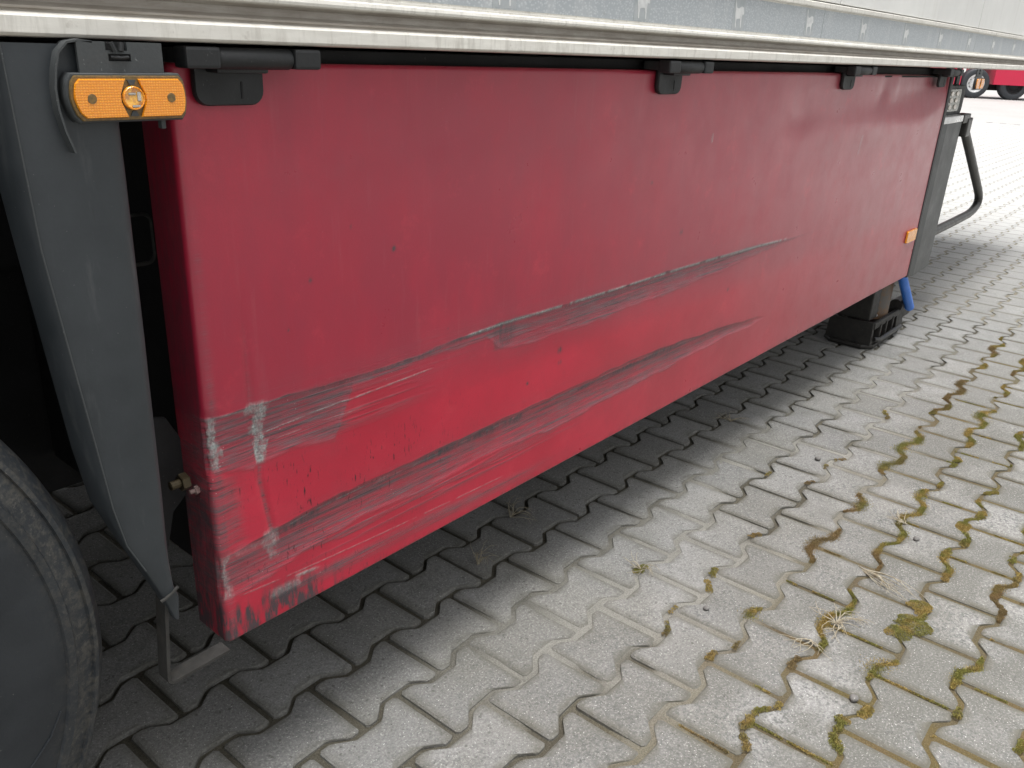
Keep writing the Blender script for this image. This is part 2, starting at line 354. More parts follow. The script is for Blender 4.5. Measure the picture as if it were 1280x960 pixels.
def cattr(me, name, rgb):
    a = me.attributes.new(name, 'FLOAT_COLOR', 'POINT'); r4 = np.ones((len(rgb), 4), np.float32); r4[:, :3] = rgb; a.data.foreach_set('color', r4.ravel())
def npmesh(name, V, F):
    me = bpy.data.meshes.new(name); V = np.asarray(V, np.float32); n = len(V); k = F.shape[1]; m = len(F)
    me.vertices.add(n); me.vertices.foreach_set('co', V.ravel()); me.loops.add(m * k); me.loops.foreach_set('vertex_index', F.astype(np.int32).ravel())
    me.polygons.add(m); me.polygons.foreach_set('loop_start', np.arange(0, m * k, k, dtype=np.int32)); me.update(calc_edges=True); return me
def gridfaces(nx, ny):
    i, j = np.meshgrid(np.arange(nx - 1), np.arange(ny - 1), indexing='ij'); a = (i * ny + j).ravel()
    return np.c_[a, a + ny, a + ny + 1, a + 1]

# ------------------------------------------------------------------ ground
TH, OX, OY, PQ, PA = 0.0211, 0.6677, 1.2328, 0.1392, 0.0135
cT, sT = math.cos(TH), math.sin(TH)
def uv2w(u, v): return OX + u * cT - v * sT, OY + u * sT + v * cT
FX0, FX1, FY0, FY1 = -1.6, 22., -2.5, 7.0
g = MB()
for (a, b, c_, d) in ((-400, FX0, -400, 400), (FX1, 900, -400, 400), (FX0, FX1, -400, FY0), (FX0, FX1, FY1, 400)):
    g.add([(a, c_, 0), (b, c_, 0), (b, d, 0), (a, d, 0)], [(0, 1, 2, 3)])
gr = g.build('ground', M['far'], kind='structure')

MOSS = [(1.82, 0.28, 0.042), (1.89, 0.283, 0.035), (1.767, 0.296, 0.03), (2.478, 0.313, 0.022), (2.375, 0.297, 0.026), (2.284, 0.287, 0.02), (2.192, 0.299, 0.018), (2.66, 0.314, 0.015), (2.639, 0.281, 0.018), (3.177, 0.31, 0.018), (3.073, 0.3, 0.017), (3.362, 0.587, 0.02), (3.275, 0.587, 0.019), (3.169, 0.598, 0.019), (3.46, 0.58, 0.017), (3.048, 0.725, 0.015), (2.997, 0.706, 0.012), (3.3, 0.461, 0.016), (2.986, 0.428, 0.014), (2.813, 0.435, 0.019), (2.757, 0.428, 0.016), (2.552, 0.579, 0.013), (2.111, 0.15, 0.016), (2.065, 0.153, 0.016), (2.026, 0.128, 0.014), (2.209, 0.134, 0.017), (2.284, 0.152, 0.015), (2.073, 0.276, 0.015), (1.573, 0.013, 0.022), (1.683, 0.709, 0.016), (1.619, 0.695, 0.014), (1.509, 0.416, 0.021), (1.599, 0.413, 0.014), (1.35, 0.466, 0.013), (1.278, 0.423, 0.016), (1.218, 0.41, 0.015), (1.403, 0.565, 0.014), (1.468, 0.552, 0.014), (1.352, 0.399, 0.011), (1.397, 0.305, 0.025), (1.461, 0.257, 0.019), (1.342, 0.276, 0.018), (1.575, 0.259, 0.01), (1.588, 0.121, 0.013), (1.939, 0.741, 0.013), (1.567, 0.848, 0.02), (1.485, 0.694, 0.009), (1.402, 0.672, 0.011), (2.273, 0.843, 0.01), (2.544, 0.725, 0.011), (2.451, 0.717, 0.01), (2.31, 0.735, 0.013), (1.466, 0.632, 0.009)]
def mossfield(x, y):
    """how mossy the joints are at a spot"""
    d = sm(y, .80, .45) * sm(x, 1.0, 1.4)
    return d * sm(vnoise(x + 9, y + 9, 5, 5, 31, 3), .46, .62)
def sandfield(x, y):
    """pale sand filling the joints in the band swept by rain from the body"""
    c = .72 + .03 * np.sin(x * 3)
    return sm(y, c - .34, c - .10) * sm(y, c + .42, c + .16) * sm(x, .8, 1.2) * sm(x, 4.6, 3.2) * sm(vnoise(x + 3, y + 5, 4, 6, 77, 2), .25, .5)
hx = np.arange(-.2, 4.6, .010); hy = np.arange(-.5, 1.75, .010)
X, Y = np.meshgrid(hx, hy, indexing='ij')
sf = sandfield(X, Y); mf = mossfield(X, Y)
Z = -.0095 + .0030 * vnoise(X + 5, Y + 5, 45, 45, 5, 3) + .0068 * sf * (.75 + .4 * vnoise(X + 5, Y + 5, 9, 9, 8, 2)) + .0075 * mf + .0035 * sm(Y, .75, .4)
Z = np.minimum(Z + .0022 * sm(X, 2.8, 4.4), -.0026)
me = npmesh('pavement', np.c_[X.ravel(), Y.ravel(), Z.ravel()], gridfaces(len(hx), len(hy)))
base = np.array([.105, .096, .074]); sand = np.array([.34, .332, .298]); mossc = np.array([.12, .10, .035]); brown = np.array([.15, .105, .055])
nn = vnoise(X + 2, Y + 2, 14, 14, 55, 3)[..., None]
colr = base * (.7 + .9 * nn); colr = colr * (1 - sf[..., None]) + sand * (.75 + .4 * nn) * sf[..., None]
mm = np.clip(mf * .6 + .55 * sm(Y, .72, .45), 0, .95)[..., None]; colr = colr * (1 - mm) + mm * (mossc * nn + brown * (1 - nn)) * 1.1
cattr(me, 'fillc', colr.reshape(-1, 3))
pave = link('pavement', me, M['joint'], None, True, 'structure')
# coarse bed under the rest of the paving, butting round the fine sheet
b = MB()
for (a, b_, c_, d, za) in ((FX0, -.2, FY0, FY1, -.008), (4.59, FX1, FY0, FY1, -.0034), (-.2, 4.59, FY0, -.5, -.008), (-.2, 4.59, 1.74, FY1, -.008)):
    b.add([(a, c_, za), (b_, c_, za), (b_, d, za), (a, d, za)], [(0, 1, 2, 3)])
bed = b.build('joint_bed', M['joint'], pave)
cattr(bed.data, 'fillc', np.tile(base * 2.8, (len(bed.data.vertices), 1)))

def outline(jit=0., seed=0, gap=.0039, fancy=True):
    r = random.Random(seed); W = PQ / 2 + PA - gap; n_ = PQ / 2 - PA - gap; e = .1 - gap - .0012; c = .006
    top = [(-e, W - c), (-e + c, W), (-.072, W), (-.065, W - .0035), (-.040, n_ + .0030), (-.033, n_), (.033, n_), (.040, n_ + .0030), (.065, W - .0035), (.072, W), (e - c, W), (e, W - c)]
    pts = top + [(-x, -y) for x, y in top]
    return [(x + r.uniform(-jit, jit), y + r.uniform(-jit, jit)) for x, y in pts]
def paver_arrays(seed, full=True):
    o = np.array(outline(.0011, seed)); n = len(o)
    def ins(d):
        q = o.copy(); q[:, 0] -= np.sign(o[:, 0]) * d * 1.0; q[:, 1] -= np.sign(o[:, 1]) * d; return q
    rings = [(ins(.023), 0., 0.), (ins(.0055), -.0004, 1.), (ins(.0012), -.0030, 1.), (o, -.014, 1.)] if full else [(ins(.020), 0., 0.), (ins(.003), 0., 1.), (o, -.006, 1.)]
    V = np.vstack([np.c_[q, np.full(n, z)] for q, z, e in rings]); E = np.concatenate([np.full(n, e) for q, z, e in rings])
    rs = np.random.RandomState(seed)
    V[:, 2] += rs.uniform(-.0003, .0003, len(V)); F = []
    for k in range(len(rings) - 1):
        for i in range(n):
            j = (i + 1) % n; F.append((k * n + i, (k + 1) * n + i, (k + 1) * n + j, k * n + j))
    # top split in three quads/ngon strips so that the shape stays planar
    tp = list(range(n))[::-1]
    return V, F, tp, E, n
protos = []
for s_ in range(6):
    V, F, tp, E, n = paver_arrays(s_)
    me = bpy.data.meshes.new('paver'); me.from_pydata([tuple(p) for p in V], [], [f for f in F] + [tuple(tp)])
    me.polygons.foreach_set('use_smooth', [False] * len(me.polygons)); fattr(me, 'edge', E); me.materials.append(M['paver'])
    bm = bmesh.new(); bm.from_mesh(me); bmesh.ops.recalc_face_normals(bm, faces=bm.faces); bm.to_mesh(me); bm.free()
    protos.append(me)
Rn = np.array(Rr)
def proj(x, y, z):
    c = Rn @ np.array([x, y, z - 1.1857]); return (640 + 1051 * c[0] / c[2], 480 + 1051 * c[1] / c[2], c[2])
cells = []
for j in range(-45, 30):
    v = -(j + .5) * PQ
    for i in range(-14, 112):
        u = (i + (j % 2) / 2) * .2 + .1
        x, y = uv2w(u, v)
        if not (FX0 < x < FX1 and FY0 < y < FY1): continue
        px, py, dz = proj(x, y, 0) if (Rn[2] @ np.array([x, y, -1.1857])) > .2 else (-999, -999, 1)
        vis = -70 < px < 1350 and -40 < py < 1040 and dz > .2
        if vis:   # hidden behind the skirt / under the body
            if y > 1.40 and x > .95 and x < 3.9: vis = False
            if y > 1.3 + (x - 3.9) * .6 and x >= 3.9: vis = False
            if px < 60 and py > 640: vis = False
            if y > 1.9: vis = False
        size = 1 / dz ** 3 if vis else 0
        cells.append((size, x, y))
cells.sort(key=lambda c_: -c_[0])
near = cells[:300]; rest = cells[300:]
for k, (s_, x, y) in enumerate(near):
    o = bpy.data.objects.new('paver', protos[k % 6]); COL.objects.link(o); o.parent = pave
    o.location = (x + random.gauss(0, .0006), y + random.gauss(0, .0006), random.gauss(-.0002, .0007))
    o.rotation_euler = (random.gauss(0, .003), random.gauss(0, .003), TH + random.gauss(0, .004) + (math.pi if random.random() < .5 else 0))
V, F, tp, E, n = paver_arrays(3, False)
m_ = len(rest); c0 = np.array([(x, y) for _, x, y in rest]); ang = TH + rng.normal(0, .004, m_) + np.pi * (rng.rand(m_) < .5)
ca, sa = np.cos(ang)[:, None], np.sin(ang)[:, None]
tx, ty = rng.normal(0, .0028, (m_, 1)), rng.normal(0, .0028, (m_, 1))
VX = V[None, :, 0] * ca - V[None, :, 1] * sa; VY = V[None, :, 0] * sa + V[None, :, 1] * ca
VZ = V[None, :, 2] + VX * tx + VY * ty + rng.normal(-.0002, .0007, (m_, 1))
AV = np.stack([VX + c0[:, :1], VY + c0[:, 1:], VZ], -1).reshape(-1, 3)
F4 = np.array(F); nv = len(V); off = (np.arange(m_) * nv)[:, None, None]
AF = (F4[None] + off).reshape(-1, 4)
tpA = np.array(tp)[None] + (np.arange(m_) * nv)[:, None]
me = bpy.data.meshes.new('paver_field')
k4 = len(AF); kt = len(tp)
me.vertices.add(len(AV)); me.vertices.foreach_set('co', AV.astype(np.float32).ravel())
me.loops.add(k4 * 4 + m_ * kt); me.loops.foreach_set('vertex_index', np.concatenate([AF.ravel(), tpA.ravel()]).astype(np.int32))
me.polygons.add(k4 + m_); me.polygons.foreach_set('loop_start', np.concatenate([np.arange(0, k4 * 4, 4), k4 * 4 + np.arange(0, m_ * kt, kt)]).astype(np.int32))
me.update(calc_edges=True)
bm = bmesh.new(); bm.from_mesh(me); bmesh.ops.recalc_face_normals(bm, faces=bm.faces); bm.to_mesh(me); bm.free()
fattr(me, 'edge', np.tile(E, m_)); fattr(me, 'rnd', np.repeat(rng.rand(m_), nv))
link('paver_field', me, M['paver_far'], pave, kind='stuff')

# ---- moss cushions: many tiny blades on low domes and along the wavy joints
pts = []
def cushion(cx, cy, r, hgt, dens=1.7e6):
    n = int(math.pi * r * r * dens)
    a = rng.rand(n) * 2 * np.pi; q = np.sqrt(rng.rand(n)) * r * 1.35
    x = cx + q * np.cos(a); y = cy + q * np.sin(a)
    k_ = vnoise(x + 6, y + 6, .6 / r, .6 / r, 21, 4, .6) - (q / (r * 1.35)) ** 2 * .55 > .22
    x, y, q = x[k_], y[k_], q[k_]; z = -.002 + hgt * np.clip(1 - (q / (r * 1.2)) ** 2, 0, 1) ** .5 * (.75 + .5 * vnoise(x + 5, y + 5, 120, 120, 3, 2))
    pts.append(np.c_[x, y, z])
def wave_pts(j, u0, u1, step=.0012):
    """points along the joint between rows j-1 and j"""
    ks = [(-.037, 1), (.037, 1)]
    out = []; u = u0
    while u < u1:
        ph = ((u / .2 - (j % 2) / 2) % 1.0) * .2      # 0 at an S node
        d = min(ph, .2 - ph)
        if d < .034: s_ = 1.
        elif d > .066: s_ = -1.
        else: s_ = 1 - 2 * (d - .034) / .032
        out.append(uv2w(u, -j * PQ + PA * s_)); u += step
    return out
ALLW = np.vstack([np.array(wave_pts(j, .4, 15, .004)) for j in range(0, 12)])
for (x, y, r) in MOSS:
    if r < .028:
        d_ = (ALLW[:, 0] - x) ** 2 + (ALLW[:, 1] - y) ** 2; i_ = int(np.argmin(d_)); x, y = ALLW[i_]
        for dd in (-3, 0, 3):
            x_, y_ = ALLW[min(max(i_ + dd, 0), len(ALLW) - 1)]
            if abs(x_ - x) < .05: cushion(x_, y_, r * .62, .005)
    else: cushion(x, y, r * .9, .007)
for j in range(3, 12):
    wp = np.array(wave_pts(j, .9, 14 if j > 4 else 8)); wx, wy = wp[:, 0], wp[:, 1]
    k = vnoise(wx + 4, wy + 4, 7, 7, 91 + j, 3) * (.75 + .25 * (j > 4)); keep = (k > .43) & (wy < .66) & (wx < 4.4)
    rep = 34; xx = np.repeat(wx[keep], rep); yy = np.repeat(wy[keep], rep); kk = np.repeat(k[keep], rep)
    wdt = .0016 + .034 * (kk - .43)
    pts.append(np.c_[xx + rng.normal(0, 1, len(xx)) * wdt, yy + rng.normal(0, 1, len(xx)) * wdt, -.003 + .005 * rng.rand(len(xx))])
for j in range(2, 12):      # straight joints, thin threads of moss
    for i in range(0, 24):
        u = (i + (j % 2) / 2) * .2; x0, y0 = uv2w(u, -j * PQ); 
        if y0 > .6 or x0 < 1.0 or random.random() < .35: continue
        vv = np.linspace(-j * PQ + .01, -(j + 1) * PQ - .01, 260); kx, ky = OX + u * cT - vv * sT, OY + u * sT + vv * cT
        k = vnoise(kx + 8, ky + 8, 22, 22, 17, 2); sel = k > .52; rep = 5
        xx = np.repeat(kx[sel], rep); yy = np.repeat(ky[sel], rep)
        pts.append(np.c_[xx + rng.normal(0, .0016, len(xx)), yy + rng.normal(0, .001, len(xx)), -.004 + .003 * rng.rand(len(xx))])
P = np.vstack(pts); n = len(P)
h = rng.uniform(.0014, .0034, n); a = rng.rand(n) * 2 * np.pi; wd = rng.uniform(.0005, .0011, n)
tip = np.c_[rng.normal(0, .0012, n), rng.normal(0, .0012, n), h]
side = np.c_[np.cos(a) * wd, np.sin(a) * wd, np.zeros(n)]
MV = np.stack([P - side, P + side, P + tip], 1).reshape(-1, 3)
MF = np.arange(n * 3).reshape(-1, 3)
me = npmesh('moss', MV, MF)
nz = vnoise(P[:, 0] + 3, P[:, 1] + 3, 28, 28, 66, 3)[:, None]; big = vnoise(P[:, 0] + 3, P[:, 1] + 3, 6, 6, 12, 2)[:, None]; rr_ = rng.rand(n, 1)
green = np.array([.27, .26, .05]); gold = np.array([.46, .33, .08]); brn = np.array([.27, .17, .085])
f1 = np.clip((nz - .38) / .25, 0, 1); f2 = np.clip((big - .48) / .2, 0, 1)
col = (green * (1 - f1) + gold * f1); col = col * (1 - .75 * f2) + brn * .75 * f2; col = (col * .72 + col.mean(1, keepdims=True) * .12) * (.6 + .7 * rr_)
cattr(me, 'tint', np.repeat(col, 3, 0))
tag(link('moss', me, M['moss'], kind='stuff'), 'yellow-green and brown moss growing in the wavy joints between the pavers', 'moss')

# ---- dried weeds and pebbles
def weed(name, cx, cy, spec, label, cat='dried weed', r=.0009, jit=.001):
    mb = MB()
    cx0, cy0 = cx, cy
    for (dx, dy, L, rise, bend) in spec:
        cx, cy = cx0 + random.gauss(0, jit), cy0 + random.gauss(0, jit)
        p = []; 
        for k in range(7):
            s_ = k / 6; p.append((cx + dx * L * s_ + bend * math.sin(s_ * 3) * -dy * L + random.gauss(0, .0012), cy + dy * L * s_ + bend * math.sin(s_ * 3) * dx * L + random.gauss(0, .0012), .0012 + rise * math.sin(min(1, s_ * 1.05) * math.pi * .85)))
        mb.tube(p, [r * (1.3 - .9 * k / 6) for k in range(7)], 5)
        if random.random() < .6:
            q = p[3]; mb.tube([q, (q[0] + dx * .02 + dy * .015, q[1] + dy * .02 - dx * .015, q[2] + .006), (q[0] + dx * .03 + dy * .03, q[1] + dy * .03 - dx * .03, q[2] + .004)], [r * .8, r * .6, r * .3], 4)
    o = mb.build(name, M['straw'], None, True, (cx0, cy0, 0)); o.location = (cx0, cy0, 0); return tag(o, label, cat)
def spec(n, a0, a1, L, rise, bend=.25):
    out = []
    for k in range(n):
        a = math.radians(random.uniform(a0, a1)); out.append((math.cos(a), math.sin(a), L * random.uniform(.55, 1.1), rise * random.uniform(.4, 1.4), random.uniform(-bend, bend)))
    return out
weed('dried_weed', 1.70, .41, spec(17, 0, 360, .075, .014), 'sprawling straw-coloured dead weed on a paver just left of the large moss cushion')
weed('dried_weed', 1.60, .43, spec(6, 150, 260, .07, .01), 'thin pale dead stem bent over the moss below the sprawling weed')
weed('dried_weed', 1.96, .44, [(-.35 + random.uniform(-.16, .16), -.93, .17 * random.uniform(.45, 1), random.uniform(.003, .012), random.uniform(-.16, .16)) for _ in range(16)], 'bundle of straight pale stalks lying along a joint above the large moss cushion', r=.0008, jit=.006)
weed('dried_weed', 2.27, .43, spec(7, 20, 200, .05, .012), 'small forked dead weed in the joint among the bright pavers at right')
weed('dried_weed', 1.53, 1.235, spec(9, -80, 60, .075, .02), 'wispy dead weed in the shade under the lower edge of the red panel')
weed('dried_weed', 1.306, 1.15, spec(12, 0, 360, .020, .026, .9), 'small curled reddish-brown dead weed in a joint in the shade')
weed('dried_weed', 1.567, .845, spec(9, 0, 360, .040, .014), 'thin straws round a small green moss tuft near the shadow edge')
weed('dried_weed', 2.55, 1.10, spec(8, -60, 120, .06, .012), 'pale wisps in a joint near the end of the shade below the red panel')
for (x, y, r, lb) in ((2.482, .763, .010, 'round grey pebble lying on a paver in the bright band'), (2.206, .383, .008, 'small black pebble on a pale paver near the forked dead weed'), (1.481, .293, .009, 'dark pebble beside moss in a joint near the lower right corner'), (1.538, .651, .007, 'small dark pebble on the pale paver nearest the shadow edge')):
    bm = bmesh.new(); bmesh.ops.create_icosphere(bm, subdivisions=2, radius=r)
    for v in bm.verts: v.co = Vector((v.co.x * 1.15, v.co.y, v.co.z * .7)) * (1 + random.uniform(-.12, .12))
    me = bpy.data.meshes.new('pebble'); bm.to_mesh(me); bm.free(); o = link('pebble', me, M['pebble'], None, True); o.location = (x, y, r * .55); tag(o, lb, 'pebble')

# ------------------------------------------------------------------ trailer
RT = (1.0, 2.15, 0.)
tr = bpy.data.objects.new('semi_trailer', None); COL.objects.link(tr); tr.location = RT; tr.empty_display_size = .3
tag(tr, 'white semi-trailer with a scraped red side skirt and beige bottom rail, parked on the pavers', 'trailer')
def tb(mb, name, mat, parent=None, smooth=False, label=None, auto=None):
    return mb.build(name, mat, parent or tr, smooth, RT, None, label, auto)

TX0, TX1 = -4.6, 6.9
# bottom rail (profile run along x), split by a fine seam
prof = [(1.02, 1.1700), (.905, 1.1700), (.899, 1.1712), (.8965, 1.1742), (.8965, 1.1885), (.899, 1.1915), (.9035, 1.1925), (.9035, 1.1945), (.902, 1.1955), (.902, 1.1975), (.906, 1.1985), (.911, 1.2015), (.9125, 1.2095), (.903, 1.2135), (.8985, 1.2155), (.8975, 1.2185), (.8985, 1.2225), (.9025, 1.2245), (.9025, 1.2275), (.906, 1.2280), (.906, 1.2985), (.901, 1.2995), (.8995, 1.302), (.8995, 1.3105), (.9025, 1.3125), (.93, 1.3125), (1.02, 1.3125)]
def run(prof, x0, x1):
    n = len(prof); return [(x0, y, z) for y, z in prof] + [(x1, y, z) for y, z in prof], [(i, i + 1, n + i + 1, n + i) for i in range(n - 1)] + [(n - 1, 0, n, 2 * n - 1), tuple(range(n))[::-1], tuple(range(n, 2 * n))]
for a, b_ in ((TX0, 4.099), (4.101, TX1)):
    tb(MB().add(*run(prof, a, b_)), 'bottom_rail', M['rail'], smooth=True, auto=30)
# grey conspicuity tape in lengths, with the printed bull fields
tx = 1.428 - .385 * 15 + .19; tapes = []
bullx = [1.428 + .3838 * k for k in range(-14, 14)]
edges_ = [TX0, 2.283, 3.822, TX1]
for a, b_ in zip(edges_[:-1], edges_[1:]):
    tp_ = tb(MB().box(a + .001, b_ - .001, .9052, .9061, 1.2310, 1.2960), 'reflective_tape', M['tape'])
    for bx in bullx:
        if not (a + .03 < bx < b_ - .03): continue
        if bx < .9 or bx > 5: continue
        tb(MB().box(bx - .027, bx + .027, .90490, .9053, 1.2330, 1.2940), 'print_field', M['tapefield'], tp_)
        sil = [(-.0205, .022), (-.0215, .029), (-.0185, .033), (-.0175, .027), (-.0165, .020), (-.012, .0145), (-.004, .0135), (.004, .0165), (.010, .0185), (.0145, .0165), (.0175, .0175), (.0185, .0135), (.0215, .0085), (.0225, .004), (.0195, .0015), (.0160, .0035), (.0145, -.003), (.0145, -.012), (.0140, -.024), (.0105, -.024), (.0100, -.013), (.0060, -.006), (-.0040, -.0065), (-.0090, -.008), (-.0100, -.014), (-.0095, -.024), (-.0130, -.024), (-.0145, -.013), (-.0170, -.004), (-.0180, .006), (-.0190, .014)]
        tb(MB().prism([(bx + x, 1.2605 + z) for x, z in sil], 1, .9045, .90489), 'bull_emblem', M['print'], tp_)
# white wall panels with seams, and the body behind
ps = [2.381 + 1.441 * k for k in range(-5, 4)]; ps = [TX0] + [p for p in ps if TX0 + .2 < p < TX1 - .2] + [TX1]
for a, b_ in zip(ps[:-1], ps[1:]):
    tb(MB().box(a + .0022, b_ - .0022, .906, .93, 1.3160, 3.88, .0015), 'side_panel', M['white'])
tb(MB().box(TX0 + .01, TX1 - .01, .932, 3.40, 1.3135, 3.90), 'cargo_body', M['white'])
tb(MB().box(TX0 + .01, TX1 - .01, 1.03, 3.38, 1.185, 1.312), 'floor_frame', M['black'])
for y in (1.60, 2.58): tb(MB().box(TX0 + .1, 3.75, y, y + .12, .78, 1.184), 'chassis_beam', M['black'])
for x in np.arange(-4.2, 3.7, .6): tb(MB().box(x, x + .05, 1.0, 3.3, 1.10, 1.183), 'cross_member', M['black'])
# dark carrier bar behind the skirt top
tb(MB().box(.15, 3.95, .975, 1.02, 1.135, 1.165, .003), 'hinge_rail', M['black'])
# pallet box behind the skirt, far skirt
pb = MB(); pb.box(.585, 3.72, 1.03, 1.045, .40, 1.12); pb.box(.585, .60, 1.045, 1.65, .37, 1.12); pb.box(3.705, 3.72, 1.045, 1.65, .37, 1.12); pb.box(.585, 3.72, 1.65, 1.665, .37, 1.12); pb.box(.60, 3.705, 1.045, 1.65, .37, .385)
tb(pb, 'pallet_box', M['black'])
tb(MB().box(-1.2, .75, 1.68, 1.70, .285, 1.18), 'inner_mudguard', M['black'])
tb(MB().box(-4.2, 4.2, 3.30, 3.33, .80, 1.13, .004), 'far_side_skirt', M['darkedge'])

# ---- the red skirt
XL, XR, ZB, ZT, YF, DEP, RC = .5215, 3.772, .338, 1.1465, .949, .075, .010
s_front = [XL + RC]
while s_front[-1] < XR - .006:
    x = s_front[-1]; s_front.append(x + .0016 + max(0, x - .6) * .0026)
s_front = np.array(s_front); s_front[-1] = XR
ret = [(XL, YF + DEP - t_) for t_ in np.linspace(0, DEP - RC, 26)]
arc = [(XL + RC - RC * math.cos(a), YF + RC - RC * math.sin(a)) for a in np.linspace(0, math.pi / 2, 8)[1:-1]]
frt = [(x, YF) for x in s_front]; rret = [(XR, YF + t_) for t_ in (.002, .006, .015, .03)]
path = np.array(ret + arc + frt + rret); nxp = len(path)
zs = [ZB]
while zs[-1] < ZT: zs.append(zs[-1] + (.0016 if zs[-1] < .74 else .0034))
zs = np.array(zs); zs[-1] = ZT; nzp = len(zs)
isfront = (np.arange(nxp) >= len(ret) + len(arc)) & (np.arange(nxp) < len(ret) + len(arc) + len(frt))
isret = np.arange(nxp) < len(ret)
X = np.repeat(path[:, :1], nzp, 1); Y0_ = np.repeat(path[:, 1:], nzp, 1); Z = np.repeat(zs[None], nxp, 0)
Fm = np.repeat(isfront[:, None], nzp, 1).astype(float); Rm = np.repeat(isret[:, None], nzp, 1).astype(float)
# arc length coordinate so that masks run round the corner
Sx = X - (Y0_ - YF) * (X < XL + RC + 1e-6)
def band(xs, tp_, bt, st, seed, soft=.006):
    T_ = np.interp(Sx, xs, tp_) + (vnoise(Sx + 3, Z * 0 + 1, 22, 1, seed, 3) - .5) * .007
    B_ = np.interp(Sx, xs, bt) + (vnoise(Sx + 3, Z * 0 + 1, 13, 1, seed + 9, 3) - .5) * .014
    q = (T_ - Z) / np.maximum(T_ - B_, 1e-4)
    body = sm(Z, T_ + .0015, T_ - .0035) * sm(Z, B_ - soft, B_ + soft)
    return body * np.interp(Sx, xs, st), q, T_, B_
ux = [.44, .527, .587, .653, .733, .772, .86, .98, 1.08, 1.12, 1.22, 1.466, 1.75, 1.974, 2.25, 2.45, 2.62]
ut = [.700, .706, .703, .705, .702, .701, .700, .703, .709, .710, .709, .706, .706, .704, .697, .690, .684]
ub = [.640, .626, .612, .618, .606, .686, .687, .690, .695, .664, .652, .648, .652, .662, .675, .680, .681]
us = [.0, .85, 1., .95, .72, .60, .80, .75, .8, .8, .62, .75, .75, .75, .65, .45, .0]
w1, q1, T1, B1 = band(ux, ut, ub, us, 101)
lx = [.44, .527, .604, .669, .78, .906, 1.07, 1.318, 1.628, 1.85, 2.035, 2.2, 2.36]
lt = [.480, .485, .496, .503, .508, .507, .513, .515, .517, .507, .495, .482, .466]
lb = [.42, .408, .418, .436, .445, .442, .448, .438, .447, .452, .458, .459, .460]
ls = [0, .85, .95, .95, .95, .9, .88, .95, .95, .85, .75, .5, 0]
w2, q2, T2, B2 = band(lx, lt, lb, ls, 205)
# fading lower tails of both scrapes
dk1 = np.exp(-((Z - T1 + .004) / .0045) ** 2) * sm(Sx, .62, .75) * sm(Sx, 2.6, 2.2) * .55
tail1 = sm(Z, .600, .630) * sm(Z, .690, .660) * sm(Sx, .60, .70) * sm(Sx, 1.0, .80) * .55 * sm(vnoise(Sx + 2, Z + 2, 6, 160, 41, 2), .45, .62)
tail2 = sm(Z, .405, .420) * sm(Z, .455, .440) * sm(Sx, .60, .70) * sm(Sx, 1.5, 1.0) * .75 * sm(vnoise(Sx + 2, Z + 2, 5, 150, 43, 2), .45, .6)
w3 = np.exp(-((Z - np.interp(Sx, [.6, .74, .87, 1.03, 1.3], [.379, .375, .374, .369, .364])) / .011) ** 2) * sm(Sx, .585, .62) * sm(Sx, 1.45, .95) * 1.0
gs = sm(Sx, 1.095, 1.112) * sm(Sx, 1.168, 1.150) * sm(Z, .655, .668) * sm(Z, .712, .706) * .9
# worn grey rounded edge and rubbed return
edgew = np.exp(-((Sx - (XL + RC + .002)) / .0065) ** 2) * sm(Z, 1.03, .9) * (.35 + .5 * sm(Z, .8, .6)) * (.5 + vnoise(Sx, Z + 1, 60, 40, 13, 3))
wcorner = sm(Sx, .590, .527) * sm(Z, .62, .59) * sm(Z, .40, .48) * .75 * (.4 + vnoise(Sx, Z + 1, 80, 20, 14, 3))
retw = sm(Sx, XL + .012, XL - .01) * sm(Z, .70, .60) * sm(Z, .37, .44) * .85
cr = np.interp(Z, [.48, .50, .586, .61, .70, .86], [.618, .611, .598, .600, .593, .590])
crease = np.exp(-((Sx - cr) / .0034) ** 2) * (sm(Z, .475, .49) * sm(Z, .62, .60) * .8 + sm(Z, .70, .71) * sm(Z, .87, .74) * .28)
frame2 = np.exp(-((Sx - np.interp(Z, [.48, .6], [.556, .548])) / .012) ** 2) * sm(Z, .46, .5) * sm(Z, .62, .58) * .35
halo = (np.exp(-((Z - (T1 + B1) / 2) / (.030 + (T1 - B1) * .4)) ** 2) * sm(Sx, .53, .6) * sm(Sx, 2.6, 1.9) + np.exp(-((Z - (T2 + B2) / 2) / (.022 + (T2 - B2) * .45)) ** 2) * sm(Sx, .53, .6) * sm(Sx, 2.4, 1.9)) * .24 * (.5 + vnoise(Sx + 7, Z + 7, 5, 30, 900, 3))
wearm = np.clip(halo + w1 + w2 + tail1 + tail2 + w3 + gs + edgew * .8 + wcorner + retw + crease + frame2, 0, 1)
def blob(x0, x1, z0, z1, s=.004): return sm(Sx, x0 - s, x0 + s) * sm(Sx, x1 + s, x1 - s) * sm(Z, z0 - s, z0 + s) * sm(Z, z1 + s, z1 - s)
wob = (vnoise(Sx + 1, Z + 1, 90, 60, 300, 4, .65) - .5) * .030
Sx_, Sx = Sx, Sx + wob
pl = blob(.596, .611, .612, .700, .004) * 1.0 + blob(.585, .618, .690, .706, .005) * .7 + blob(XL - .002, XL + .012, .660, .704, .004) * 1. + blob(XL + .004, XL + .018, .625, .665, .004) * .95
pl += blob(.598, .622, .468, .497, .006) * .65 + blob(.606, .618, .446, .47, .004) * .6 + blob(XL + .003, XL + .016, .415, .484, .005) * .7 + blob(.60, .66, .378, .392, .005) * .5 + blob(.53, .60, .476, .486, .005) * .3
Sx = Sx_
